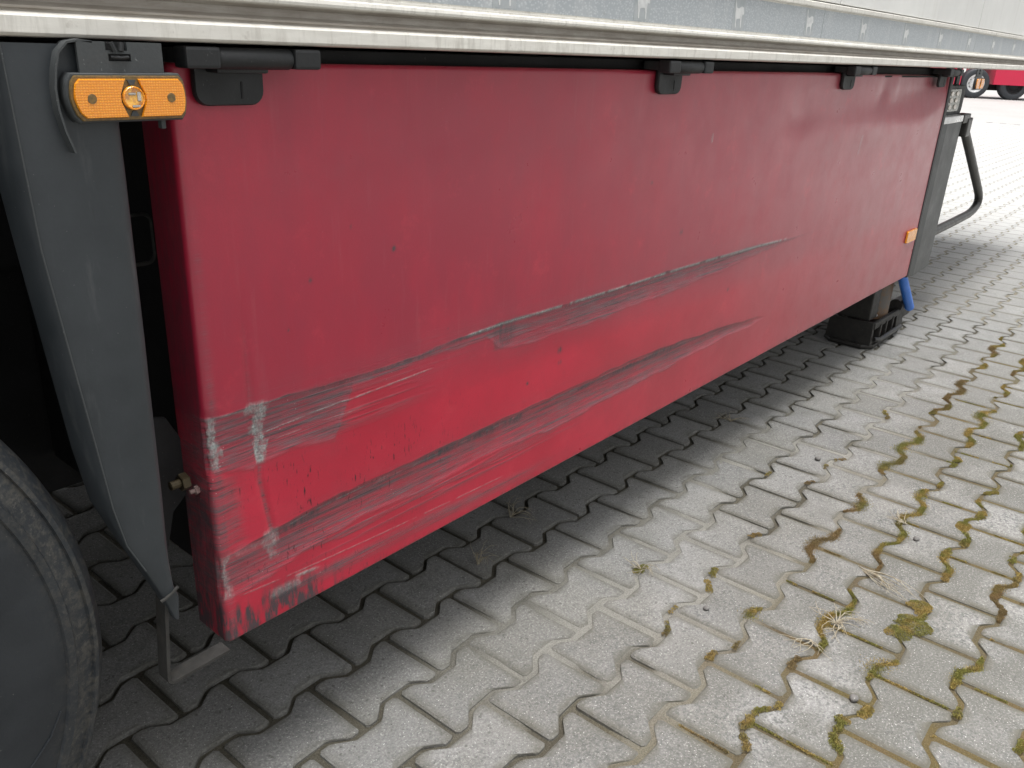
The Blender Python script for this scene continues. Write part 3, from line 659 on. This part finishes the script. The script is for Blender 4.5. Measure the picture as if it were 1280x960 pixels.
def line(xs, zs_, wdt, a, seed, thr=.35):
    zc = np.interp(Sx, xs, zs_); on = sm(Sx, xs[0], xs[0] + .02) * sm(Sx, xs[-1], xs[-1] - .03)
    return np.exp(-((Z - zc) / wdt) ** 2) * on * a * sm(vnoise(Sx + 2, Z * 0 + 2, 35, 1, seed, 3), thr - .1, thr + .1)
pl += line([.545, .648, .83, .988, 1.15], [.411, .403, .394, .388, .384], .0010, .62, 400, .38)
pl += line([.64, .66, .70], [.397, .395, .391], .0028, 1.2, 401, .1)
pl += line([.60, .70, .80, .95], [.655, .661, .664, .668], .0011, .85, 402, .25)
pl += line([.62, .72, .86], [.640, .641, .645], .0009, .5, 403, .4)
pl += line([1.02, 1.13, 1.3, 1.5, 1.8, 2.2, 2.4], [.7055, .707, .7045, .703, .702, .695, .689], .0016 + Sx * .0008, 1.1, 404, .26)
pl += line([.53, .58, .66], [.703, .700, .702], .0014, .5, 405, .45)
pl += line([.55, .62, .70, .86], [.481, .489, .497, .500], .0013, .5, 406, .45)
pl += line([.80, 1.1, 1.6, 1.9], [.495, .50, .508, .498], .0012, .35, 407, .5)
pl += blob(1.845, 1.852, .99, 1.012, .002) * .5 + blob(2.86, 2.872, .90, .96, .003) * .3
pl = np.clip(pl * (1 - .0 * Rm), 0, 1)
vb = vnoise(Sx + 5, Z + 5, 55, 18, 500, 4)
soot_shade = np.exp(-((Z - T2 + .012) / .010) ** 2) * sm(Sx, .60, .66) * sm(Sx, 2.3, 1.7) * .72 * sm(vnoise(Sx + 1, Z + 1, 8, 90, 801, 2), .4, .6) + sm(Z, .415, .36) * sm(Sx, .78, .57) * 1.3 * sm(vb, .36, .52) + sm(Sx, .548, .535) * sm(Z, .385, .36) * .9 * sm(Sx, .5235, .53) + .22 * sm(Z, .36, .34) * sm(vb, .4, .6)
soot_shade += gs * .45 + dk1 * .8
soot_shade += sm(Z, .62, .56) * sm(Z, .33, .36) * sm(Sx, XL + .006, XL - .004) * .45 + Rm * sm(Z, .55, .75) * .22 + Rm * .12  # rubbed grime low on the return; its shaded face is painted darker too
for (x, z, r) in ((.858, .886, .0035), (.701, .864, .003), (1.311, .609, .006), (1.313, .582, .004), (1.757, .793, .005), (.776, .930, .0016), (.66, .80, .0015), (2.05, .60, .004), (1.207, .565, .003), (.98, .73, .0015), (1.6, .92, .003)):
    d2 = ((Sx - x) / r) ** 2 + ((Z - z) / r) ** 2; soot_shade += np.exp(-d2 * .8) * .9
strk = sm(Z, .63, .58) * sm(Z, .38, .45) * sm(Sx, .54, .58) * sm(Sx, 1.15, .80) * sm(vnoise(Sx + 1, Z + 1, 18, 18, 600, 2), .38, .55)
strk += sm(Z, .40, .38) * sm(Sx, 1.1, .6) * .7
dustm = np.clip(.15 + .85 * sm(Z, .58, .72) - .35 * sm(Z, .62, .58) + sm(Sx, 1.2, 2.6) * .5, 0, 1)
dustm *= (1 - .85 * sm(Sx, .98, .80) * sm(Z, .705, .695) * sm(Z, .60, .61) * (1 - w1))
# relief
dY = np.zeros_like(Z)
dY += .0040 * w1 * np.clip((T1 - B1 - .008) / .05, 0, 1) * np.sin(np.clip(q1, 0, 1) * math.pi) ** .7 * sm(Sx, XL, .56)
dY += .0045 * w2 * np.sin(np.clip(q2, 0, 1) * math.pi) ** .7 * sm(Sx, XL, .56)
dY += .0030 * sm(Z, .50, .56) * sm(Z, .64, .60) * 0
dY += .005 * sm(Sx, .560, XL) * sm(Z, .61, .64) * sm(Z, .72, .69) * vnoise(Sx + 1, Z + 1, 60, 60, 71, 3)
dY += .004 * sm(Sx, .560, XL) * sm(Z, .40, .43) * sm(Z, .50, .47)
dY += .0038 * np.exp(-((Sx - cr) / .006) ** 2) * sm(Z, .47, .5) * sm(Z, .90, .72)
dY += .0035 * np.exp(-((Sx - .56) / .020) ** 2) * sm(Z, .47, .5) * sm(Z, .63, .58)
dY += .0030 * (vnoise(Sx + 4, Z + 4, 2.3, 3.0, 700, 2) - .5) * sm(Sx, XL, .75)
dY += .0035 * np.exp(-((Sx - 1.31) / .12) ** 2 - ((Z - .60) / .05) ** 2)
# inward dent near the far upper corner
cxz = 1.0 + .07 * ((Sx - 3.25) / .45) ** 2
dY += .018 * sm(Sx, 2.75, 3.65) * sm(Z - cxz, -.06, .10)
dY += .005 * np.exp(-((Sx - 3.02 - (Z - 1.1) * .3) / .05) ** 2) * sm(Z, 1.02, 1.10)
dY += -.004 * np.exp(-((Sx - 3.14) / .03) ** 2) * sm(Z, 1.05, 1.12)
dY -= .006 * np.exp(-((Sx - 2.95) / .5) ** 2 - ((Z - .98) / .05) ** 2)
dY += .005 * np.exp(-((Sx - 2.35) / .12) ** 2 - ((Z - 1.03) / .05) ** 2)
hemb = np.clip(1 - (Z - ZB) / .006, 0, 1); hem = .006 * (1 - np.sqrt(np.clip(1 - hemb ** 2, 0, 1)))
hemt = np.clip(1 - (ZT - Z) / .006, 0, 1); hem += .006 * (1 - np.sqrt(np.clip(1 - hemt ** 2, 0, 1)))
nxn = np.gradient(path, axis=0); nr = np.c_[nxn[:, 1], -nxn[:, 0]]; nr /= np.linalg.norm(nr, axis=1)[:, None] + 1e-9   # outward
sg_ = np.sign(-nr[len(ret) + 20, 1]) or 1
nr = nr * sg_
D = dY * (1 - Rm) + hem
XX = X - nr[:, :1] * D; YY = Y0_ - nr[:, 1:] * D
Z = Z + .0020 * sm(Z, 1.0, 1.14) * sm(Sx, 1.8, .6) - .004 * sm(Z, 1.0, 1.14) * sm(Sx, 2.2, 3.6)
me = npmesh('side_skirt', np.c_[XX.ravel() - RT[0], YY.ravel() - RT[1], Z.ravel()], gridfaces(nxp, nzp))
for nm, ar in (('wear', wearm), ('pale', pl), ('soot_shade', np.clip(soot_shade, 0, 1)), ('dust', dustm), ('strokes', np.clip(strk, 0, 1))): fattr(me, nm, ar)
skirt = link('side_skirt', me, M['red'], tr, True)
skirt['label'] = 'red painted steel side skirt with two long grey scrapes'
hm = MB(); hm.box(XL + .004, XR - .004, YF + .004, YF + .03, ZB + .0005, ZB + .003); hm.box(XL + .004, XR - .004, YF + .008, YF + .022, ZT - .012, ZT - .0065)
tb(hm, 'skirt_hem', M['redfar'] if False else M['black'], skirt)

# ---- hinges
for k, P_ in enumerate((.545, 1.566, 2.59, 3.575)):
    n = MB(); n.box(P_ - .030, P_ + .012, .897, .925, 1.1435, 1.1665, .0035); n.box(P_ + .112, P_ + .150, .897, .925, 1.1435, 1.1665, .0035)
    n.box(P_ - .028, P_ + .148, .922, .96, 1.148, 1.164, .002)
    h_ = tb(n, 'hinge', M['rubber'])
    z0 = 1.1545; c_ = MB(); c_.tube([(P_ + .0125, .910, z0), (P_ + .0150, .910, z0), (P_ + .1090, .910, z0), (P_ + .1115, .910, z0)], [.0105, .0120, .0120, .0105], 20)
    tb(c_, 'hinge_barrel', M['rubber'], h_, True)
    pt = rrect(P_, P_ + .093, 1.1005, 1.1475, .017, 5, (1, 0, 0, 1)); c_ = MB(); c_.prism(pt, 1, .9375, .9475, .003); c_.box(P_ + .016, P_ + .085, .914, .940, 1.138, 1.1495, .003)
    tb(c_, 'hinge_plate', M['rubber'], h_, True)
    c_ = MB(); c_.prism(rrect(P_ + .060, P_ + .0625, 1.108, 1.128, .001, 2), 1, .9368, .9380); tb(c_, 'plate_mark', M['black'], h_)
# ---- mudguard panel left of the skirt
y0 = .900
def surf(rows, th, name, mat):
    """rows of (x,y,z) lists with equal counts, thickened along +y"""
    nr_, nc = len(rows), len(rows[0]); vs = [p for r_ in rows for p in r_]; vs += [(x + .0005, y + th, z) for r_ in rows for (x, y, z) in r_]; fs = []; o = nr_ * nc
    for i in range(nr_ - 1):
        for j in range(nc - 1):
            a = i * nc + j; fs.append((a, a + 1, a + nc + 1, a + nc)); fs.append((o + a, o + a + nc, o + a + nc + 1, o + a + 1))
    for i in range(nr_ - 1):
        for j in (0, nc - 1): a = i * nc + j; fs.append((a, a + nc, o + a + nc, o + a))
    for j in range(nc - 1):
        for i in (0, nr_ - 1): a = i * nc + j; fs.append((a, o + a, o + a + 1, a + 1))
    return MB().add(vs, fs)
zz = [1.165, 1.09, 1.04, .97, .85, .73, .655, .60, .555, .515, .497, .478, .464]
fold = np.interp(zz, [.46, .497, .54, .615, .679, .968, 1.159], [.4275, .417, .402, .3715, .366, .337, .331])
right = np.interp(zz, [.46, .50, .522, .653, .85, 1.052, 1.165], [.430, .436, .428, .433, .437, .439, .438])
left = np.interp(zz, [.46, .497, .54, .633, .672, .976, 1.037, 1.159], [.426, .414, .399, .366, .353, .326, .321, .318])
rows = []
for z, a, b_, c_ in zip(zz, left, fold, right):
    w_ = c_ - b_
    rows.append([(a, .935 if z > .6 else .905 + (z - .46) * .2, z), ((a + b_) / 2, (.917 if z > .6 else .9035 + (z - .46) * .1), z), (b_ - .0006, .9005, z), (b_ + .0006, .8995, z), (b_ + w_ * .3, .8985, z), (b_ + w_ * .6, .8975, z), (b_ + w_ * .84, .8985, z), (b_ + w_ * .95, .9025, z), (c_, .911, z), (c_ + .0004, .93 if z > .55 else .918, z)])
gp = tb(surf(rows, .004, 'g', None), 'mudguard_panel', M['guard'], None, True, auto=50)
# lighter fold line, a raised bead
tb(MB().tube([(x, .8992, z) for x, z in zip(fold[:9], zz[:9])], .0009, 6), 'fold_bead', M['flap'], gp, True)
tb(MB().strip([(.408, .5035), (.414, .5045), (.424, .5085), (.433, .5145)], (.8945, .8985), .0022), 'edge_clip', M['steel'], gp)
# flat steel strap
st = MB(); pth = [(.422, .505), (.418, .47), (.4105, .376), (.4105, .367), (.4145, .3625), (.423, .3615), (.502, .363)]
st.strip(pth, (.907, .931), .0048)
tb(st, 'support_strap', M['steel'])
# black inner fender behind the panel
# square tube end and bolts between panel and skirt
sq = [(x, 1.10, z) for x, z in rrect(.470, .557, .884, .951, .012, 5)]
tb(MB().tube(sq + [sq[0]], .0028, 8), 'tube_frame', M['steel'], None, True)
br = MB(); br.prism([(.470, .70), (.505, .69), (.53, .64), (.528, .57), (.500, .545), (.478, .46), (.468, .46), (.470, .56)], 1, 1.02, 1.03, .002)
br.prism([(.455, .665), (.475, .66), (.472, .47), (.455, .50)], 1, 1.035, 1.042)
brk = tb(br, 'skirt_bracket', M['black'])
def hexbolt(x, y, z, r, mat, par, dx=-1):
    n = MB(); hx_ = [(y + r * math.cos(math.pi / 3 * k + .3), z + r * math.sin(math.pi / 3 * k + .3)) for k in range(6)]
    n.prism(hx_, 0, x, x + dx * r * .9, .0012); n.tube([(x + dx * r * .8, y, z), (x + dx * r * 2.0, y, z)], r * .5, 12); n.tube([(x + dx * r * 2.0 + .0001, y, z), (x + dx * (r * 2.0 + .0005), y, z)], r * .3, 8)
    return tb(n, 'bolt', mat, par)
hexbolt(.507, .985, .607, .0125, M['brass'], brk); hexbolt(XL, .985, .587, .0065, M['pinkbolt'], skirt)

# ---- marker lamps under the rail
def marker(x0, full=True, w=.126):
    y = .878; z0, z1 = 1.0925, 1.1395; x1 = x0 + w; zm = (z0 + z1) / 2
    def bow(ins):
        a, b_, c_, d = x0 + ins, x1 - ins, z0 + ins, z1 - ins; out = []
        for k in range(9):
            s_ = -1 + 2 * k / 8; out.append((b_ - .0040 * s_ ** 2 - (.0025 if abs(s_) == 1 else 0), zm + s_ * (d - c_) / 2))
        for k in range(9):
            s_ = 1 - 2 * k / 8; out.append((a + .0040 * s_ ** 2 + .0035 * max(0, -s_) + (.0025 if abs(s_) == 1 else 0), zm + s_ * (d - c_) / 2))
        return out
    h_ = tb(MB().prism(bow(0), 1, y + .004, y + (.026 if full else .010), .002), 'marker_lamp', M['flap'], None, True)
    tb(MB().prism(bow(.0022), 1, y + .0005, y + .0042, .0012), 'lamp_surround', M['screw'] if full else M['flap'], h_, True)
    xc = (x0 + x1) / 2 + .001
    L = [p for p in bow(.0050)]
    left_ = [p for p in L if p[0] < xc - .012]; right_ = [p for p in L if p[0] > xc + .012]
    # two prismatic halves
    lh = [(xc - .0065, z0 + .005), (xc - .0125, zm - .004), (xc - .0125, zm + .004), (xc - .0065, z1 - .005)] + [p for p in left_]
    rh = [p for p in right_] + [(xc + .0065, z1 - .005), (xc + .0125, zm + .004), (xc + .0125, zm - .004), (xc + .0065, z0 + .005)]
    for poly in (lh, rh): tb(MB().prism(poly, 1, y - .0028, y + (.0010 if full else .0035), .0014), 'lens', M['amber'], h_)
    if full:
        n = MB(); ci = [(xc + .0118 * math.cos(a), zm + .0118 * math.sin(a)) for a in np.linspace(0, 2 * math.pi, 25)[:-1]]
        n.prism(ci, 1, y - .0030, y + .0008, .0016); tb(n, 'bulb_lens', M['amber2'], h_, True)
        n = MB(); n.tube([(xc + .0105 * math.cos(a), y - .0034, zm + .0105 * math.sin(a)) for a in np.linspace(0, 2 * math.pi, 25)], .0009, 6, False); tb(n, 'lens_ring', M['amber'], h_, True)
        n = MB(); n.prism([(xc - .0045, z0 + .006), (xc + .0045, z0 + .006), (xc + .002, zm - .0125), (xc - .002, zm - .0125)], 1, y - .0012, y + .0009); tb(n, 'reflector_gap', M['flap'], h_)
        n = MB(); n.prism([(xc - .002, zm + .0125), (xc + .002, zm + .0125), (xc + .0045, z1 - .006), (xc - .0045, z1 - .006)], 1, y - .0012, y + .0009); tb(n, 'reflector_gap', M['flap'], h_)
        n = MB(); n.box(xc + .003, xc + .007, y - .0042, y - .003, zm - .003, zm + .006, .0008); n.box(xc - .006, xc + .002, y - .0040, y - .003, zm + .003, zm + .0055, .0008); n.box(xc - .003, xc + .006, y - .0040, y - .003, zm - .009, zm - .0065, .0008); tb(n, 'bulb', M['chrome'], h_)
        for sx_ in (x0 + .0215, x1 - .0215):
            n = MB(); n.prism([(sx_ + .0046 * math.cos(a) * random.uniform(.92, 1.08), zm + .0048 * math.sin(a)) for a in np.linspace(0, 2 * math.pi, 17)[:-1]], 1, y - .0034, y - .0020, .0004); tb(n, 'mounting_screw', M['screw'], h_)
    # rubber bracket above, with two slots
    bx0, bx1 = x0 + .018, x0 + .105
    n = MB(); yb = y + .008
    n.box(bx0, bx1, yb, yb + .004, 1.139, 1.1505); n.box(bx0, bx0 + .030, yb, yb + .004, 1.1505, 1.1575); n.box(bx0 + .053, bx1, yb, yb + .004, 1.1505, 1.1575)
    n.box(bx0, bx1, yb, yb + .004, 1.1575, 1.1605); n.box(bx0, bx0 + .028, yb, yb + .004, 1.1605, 1.1685); n.box(bx0 + .050, bx1, yb, yb + .004, 1.1605, 1.1685)
    tb(n, 'lamp_bracket', M['flap'], h_)
    n = MB(); n.box(bx0 + .026, bx0 + .056, yb + .005, yb + .006, 1.149, 1.1685); tb(n, 'slot_shadow', M['black'], h_)
    if full:
        n = MB(); n.tube([(bx0 + .032, yb - .001, 1.1545), (bx0 + .041, yb - .003, 1.1540), (bx0 + .050, yb - .001, 1.1545)], .0016, 8)
        n.tube([(bx0 + .033, yb - .001, 1.168), (bx0 + .036, yb - .002, 1.160)], .003, 8); n.tube([(bx0 + .044, yb - .001, 1.168), (bx0 + .042, yb - .002, 1.160)], .003, 8)
        tb(n, 'cable_tie', M['rubber'], h_, True)
    return h_
mk = marker(.3765)
n = MB(); n.strip([(.410, 1.168), (.398, 1.1695), (.386, 1.1670), (.377, 1.158), (.3725, 1.143), (.3695, 1.125), (.3700, 1.105), (.3735, 1.085), (.3800, 1.064)], (.886, .902), .0020)
tb(n, 'rubber_strap', M['flap'], mk, True)
n = MB(); n.box(.476, .481, .892, .90, 1.083, 1.0945, .001); tb(n, 'bracket_tab', M['flap'], mk)
marker(3.86, False)

# ---- front end: edge profile, grey strip, box, lamp, bar
tb(MB().box(3.7725, 3.800, .946, .99, .336, 1.140, .003), 'edge_profile', M['darkedge'])
tb(MB().box(3.8005, 3.834, .953, .965, .330, 1.140, .003), 'front_strip', M['greypanel'])
n = MB(); n.prism([(3.8345, .962), (3.90, .955), (4.16, .965), (4.20, 1.0), (4.20, 1.36), (3.8345, 1.36)], 2, .318, .955, .004)
bxp = tb(n, 'equipment_box', M['greypanel'])
n = MB(); n.prism([(3.8365, .960), (3.90, .953), (4.162, .963), (4.203, 1.0), (4.203, 1.37), (3.8365, 1.37)], 2, .9555, .982, .003); tb(n, 'box_lid', M['rim'], bxp)
n = MB(); n.prism(rrect(3.625, 3.745, .500, .550, .006, 3), 1, .940, .948, .002); tb(n, 'side_reflector', M['amber'], skirt)
# work lamp
n = MB(); n.prism(rrect(3.95, 4.25, .978, 1.102, .03, 5), 1, 1.00, 1.06, .006); wl = tb(n, 'work_lamp', M['rubber'], None, True)
n = MB(); n.prism(rrect(3.965, 4.175, .996, 1.086, .016, 4), 1, .996, 1.001, .001); tb(n, 'lamp_glass', M['led'], wl)
for zc in (1.014, 1.041, 1.068):
    for xc in (4.03, 4.11): tb(MB().prism([(xc + .022 * math.cos(a), zc + .010 * math.sin(a)) for a in np.linspace(0, 6.283, 13)[:-1]], 1, .9935, .9965, .001), 'led', M['chrome'], wl)
for q in ((4.00, 4.06, 1.02, 1.035, 1.09, 1.17), (4.15, 4.20, 1.02, 1.03, 1.09, 1.17)): tb(MB().box(*q, .002), 'lamp_arm', M['flap'], wl)
tb(MB().box(3.84, 4.27, 1.065, 1.075, .975, 1.166), 'lamp_backing', M['black'], wl)
# tubular bar
def arcpts(p0, p1, p2, n_=7):
    return [tuple((1 - s_) ** 2 * a + 2 * s_ * (1 - s_) * b_ + s_ * s_ * c_ for a, b_, c_ in zip(p0, p1, p2)) for s_ in np.linspace(0, 1, n_)]
bar = [(4.29, .985, .93), (4.50, .985, .815)] + arcpts((4.88, .985, .60), (5.07, .985, .50), (4.80, .985, .478)) + [(4.50, .985, .472), (4.10, .985, .468)]
bb = tb(MB().tube(bar, .020, 14), 'guard_bar', M['tube'], None, True)
n = MB(); n.box(4.19, 4.30, .965, 1.01, .945, .985, .006); n.box(4.26, 4.33, .960, 1.00, .885, .965, .008); n.box(4.31, 4.37, .97, 1.0, .925, .965, .004); tb(n, 'bar_clamp', M['tube'], bb)
# blue hose end
tb(MB().tube([(3.80, 1.00, .42), (3.905, 1.00, .31), (3.95, 1.00, .27), (4.145, 1.00, .115)], .021, 16), 'blue_hose', M['bluehose'], None, True)

# ---- landing leg
lg = tb(MB().tube([(3.93, 1.12, 1.1), (3.93, 1.12, .35), (3.93, 1.12, .10)], .085, 24), 'landing_leg', M['rust'], None, True)
tb(MB().box(3.735, 3.835, 1.05, 1.19, .12, 1.1, .006), 'leg_plate', M['footm'], lg)
n = MB(); n.prism([(3.69, 1.05), (3.73, 1.01), (4.08, 1.01), (4.19, 1.05), (4.19, 1.19), (4.10, 1.23), (3.73, 1.23), (3.69, 1.19)], 2, .004, .020, .004); ft = tb(n, 'leg_foot', M['footm'], lg, True)
def frust(x0, x1, y0_, y1_, z0, z1, k):
    return MB().add([(x0, y0_, z0), (x1, y0_, z0), (x1, y1_, z0), (x0, y1_, z0), (x0 + k, y0_ + k * .5, z1), (x1 - k, y0_ + k * .5, z1), (x1 - k, y1_ - k * .5, z1), (x0 + k, y1_ - k * .5, z1)], [(3, 2, 1, 0), (4, 5, 6, 7), (0, 1, 5, 4), (1, 2, 6, 5), (2, 3, 7, 6), (3, 0, 4, 7)])
tb(frust(3.71, 3.745, 1.02, 1.22, .0205, .12, .010), 'foot_cheek', M['footm'], ft)
tb(frust(3.76, 4.04, 1.05, 1.20, .0205, .085, .03), 'foot_block', M['footm'], ft)
for y_ in (1.018, 1.20): tb(MB().box(3.73, 4.10, y_, y_ + .018, .088, .118, .006), 'foot_rail', M['footm'], ft)
for x_ in (3.80, 3.88, 3.97): tb(MB().box(x_, x_ + .018, 1.013, 1.04, .021, .10, .004), 'foot_rib', M['footm'], ft)
tb(MB().tube([(3.74, 1.015, .045), (3.77, 1.0, .04), (4.06, 1.0, .04)], .010, 8), 'foot_rod', M['tube'], ft, True)
n = MB(); n.add([(4.04, 1.02, .12), (4.12, 1.02, .10), (4.16, 1.02, .03), (4.06, 1.02, .024), (4.04, 1.06, .12), (4.12, 1.06, .10), (4.16, 1.06, .03), (4.06, 1.06, .024)], [(0, 1, 2, 3), (4, 7, 6, 5), (0, 4, 5, 1), (1, 5, 6, 2), (2, 6, 7, 3), (3, 7, 4, 0)])
n.box(4.10, 4.30, 1.03, 1.10, .045, .10, .010); n.tube([(4.06, 1.04, .13), (4.16, 1.04, .13)], .030, 14)
tb(n, 'foot_lever', M['footm'], ft, True)
for x_, r_ in ((3.98, .006), (3.86, .005)): tb(MB().tube([(x_, 1.062, .116), (x_ + .02, 1.062, .118)], r_, 8), 'grease_nipple', M['rim'], ft)
lf = MB().tube([(3.90, 2.9, 1.1), (3.90, 2.9, .03)], .072, 12); lf.box(3.7, 4.15, 2.8, 3.0, .004, .03, .004); tb(lf, 'landing_leg', M['footm'])

# ---- wheels of the trailer
def wheel(cx, par_=None, yo=.895, sgn=1, detail=True):
    cz = .532; n = MB(); cz = .507
    pr_ = [(.29, .040), (.30, .020), (.325, .012), (.36, .004), (.385, .0015), (.392, .004), (.42, .000), (.455, .0045), (.470, .0075), (.4725, .0045), (.482, .0050), (.4845, .0100), (.500, .016), (.5065, .018), (.509, .0150), (.515, .0175), (.522, .026), (.528, .036), (.532, .050), (.532, .075), (.5295, .078), (.524, .080), (.524, .090), (.532, .092), (.533, .16), (.524, .162), (.524, .172), (.533, .174), (.533, .28), (.528, .345), (.50, .372), (.40, .385), (.29, .36)]
    pr_ = [(r_ * .952, y_) for r_, y_ in pr_]
    n.lathe(pr_, cx, cz, yo, 144 if detail else 48, sgn)
    ty = tb(n, 'tyre', M['tyre'], None, True, auto=25)
    r_ = MB().lathe([(.295, .030), (.300, .012), (.290, .010), (.282, .03), (.27, .06), (.20, .09), (.15, .06), (.0, .05)], cx, cz, yo, 48, sgn)
    tb(r_, 'rim', M['greypanel'], ty, True)
    return ty
ty = wheel(-.158)
# raised mould lines on the sidewall
def onside(r, a):   # angle measured from +x, degrees
    a = math.radians(a); r *= .952; return (-.158 + r * math.cos(a), .507 + r * math.sin(a))
yy_ = lambda r: .895 + np.interp(r, [.36, .385, .392, .42, .455, .47], [.004, .0015, .004, .0, .0045, .0075]) - .0006
ln = [(.462, -12), (.452, -16), (.435, -20), (.418, -24), (.408, -28), (.405, -34)]
tb(MB().tube([(onside(r, a)[0], yy_(r), onside(r, a)[1]) for r, a in ln], .0011, 6), 'mould_line', M['tyre'], ty, True)
ln = [(.408, -28), (.425, -26.3), (.445, -25), (.462, -24.2)]
tb(MB().tube([(onside(r, a)[0], yy_(r), onside(r, a)[1]) for r, a in ln], .0011, 6), 'mould_line', M['tyre'], ty, True)
for cx, y_, sg, dt in ((-1.515, .895, 1, True), (-2.825, .895, 1, True), (-.158, 3.40, -1, False), (-1.515, 3.40, -1, False), (-2.825, 3.40, -1, False)): wheel(cx, None, y_, sg, dt)
for cx in (-.158, -1.515, -2.825): tb(MB().tube([(cx, 1.0, .532), (cx, 3.3, .532)], .06, 12), 'axle', M['black'])

# ------------------------------------------------------------------ distant red truck
FR = (37.0, 8.4, 0); far = bpy.data.objects.new('red_truck', None); COL.objects.link(far); far.location = FR
tag(far, 'far red truck with a bright wheel rim seen past the front of the trailer', 'truck')
dv2 = Vector((.62, -.785, 0)).normalized(); nv2 = Vector((-dv2.y, dv2.x, 0)); nv2 = nv2 if nv2.x < 0 else -nv2   # nv2 points to the camera side
def fp(s_, d, z): p = Vector(FR) + dv2 * s_ - nv2 * d; return (p.x, p.y, z)
def fbox(mb, s0, s1, d0, d1, z0, z1):
    return mb.add([fp(s_, d, z) for s_ in (s0, s1) for d in (d0, d1) for z in (z0, z1)], [(0, 1, 3, 2), (4, 6, 7, 5), (0, 4, 5, 1), (2, 3, 7, 6), (0, 2, 6, 4), (1, 5, 7, 3)])
def fb(mb, name, mat, par=None, smooth=False): return mb.build(name, mat, par or far, smooth, FR)
body = fb(fbox(MB(), .62, 9, -.03, 2.4, .52, 3.9), 'body', M['redfar'])
fb(fbox(fbox(MB(), -1.4, .61, .35, 2.4, 1.12, 3.6), -1.4, -.6, .0, 2.4, .4, 1.12), 'cab', M['redfar'])
fb(fbox(MB(), .62, 8.9, .5, 2.0, .3, .515), 'chassis', M['black'])
for k, (s0, yaw) in enumerate(((-.02, .0), (1.45, 0), (2.78, 0), (4.1, 0))):
    def fw(prof, n=36):
        m = len(prof); vs = []; fs = []
        for q in range(n):
            a = 2 * math.pi * q / n
            for r_, d in prof: vs.append(fp(s0 + r_ * math.cos(a), d, .53 + r_ * math.sin(a)))
        for q in range(n):
            q2 = (q + 1) % n
            for i in range(m - 1): fs.append((q * m + i, q * m + i + 1, q2 * m + i + 1, q2 * m + i))
        return MB().add(vs, fs)
    wt_ = fb(fw([(.30, .03), (.34, 0), (.48, .0), (.52, .03), (.53, .06), (.53, .30), (.48, .34), (.3, .34)]), 'tyre', M['tyrefar'], None, True)
    rm = fb(fw([(.31, .025), (.325, .0), (.30, .01), (.285, .05), (.19, .09), (.12, .03), (.0, .02)]), 'rim', M['rim'] if k == 0 else M['black'], wt_, True)
    if k == 0:
        for q in range(10):
            a = 2 * math.pi * q / 10; hh = MB(); hh.add([fp(s0 + (.235 + .03 * math.cos(b_)) * math.cos(a) - .03 * math.sin(b_) * math.sin(a), .066 - .0, .53 + (.235 + .03 * math.cos(b_)) * math.sin(a) + .03 * math.sin(b_) * math.cos(a)) for b_ in np.linspace(0, 6.283, 9)[:-1]] + [fp(s0 + .235 * math.cos(a), .075, .53 + .235 * math.sin(a))], [(i, (i + 1) % 8, 8) for i in range(8)])
            fb(hh, 'hand_hole', M['black'], wt_)
print('OBJ', len(bpy.data.objects))
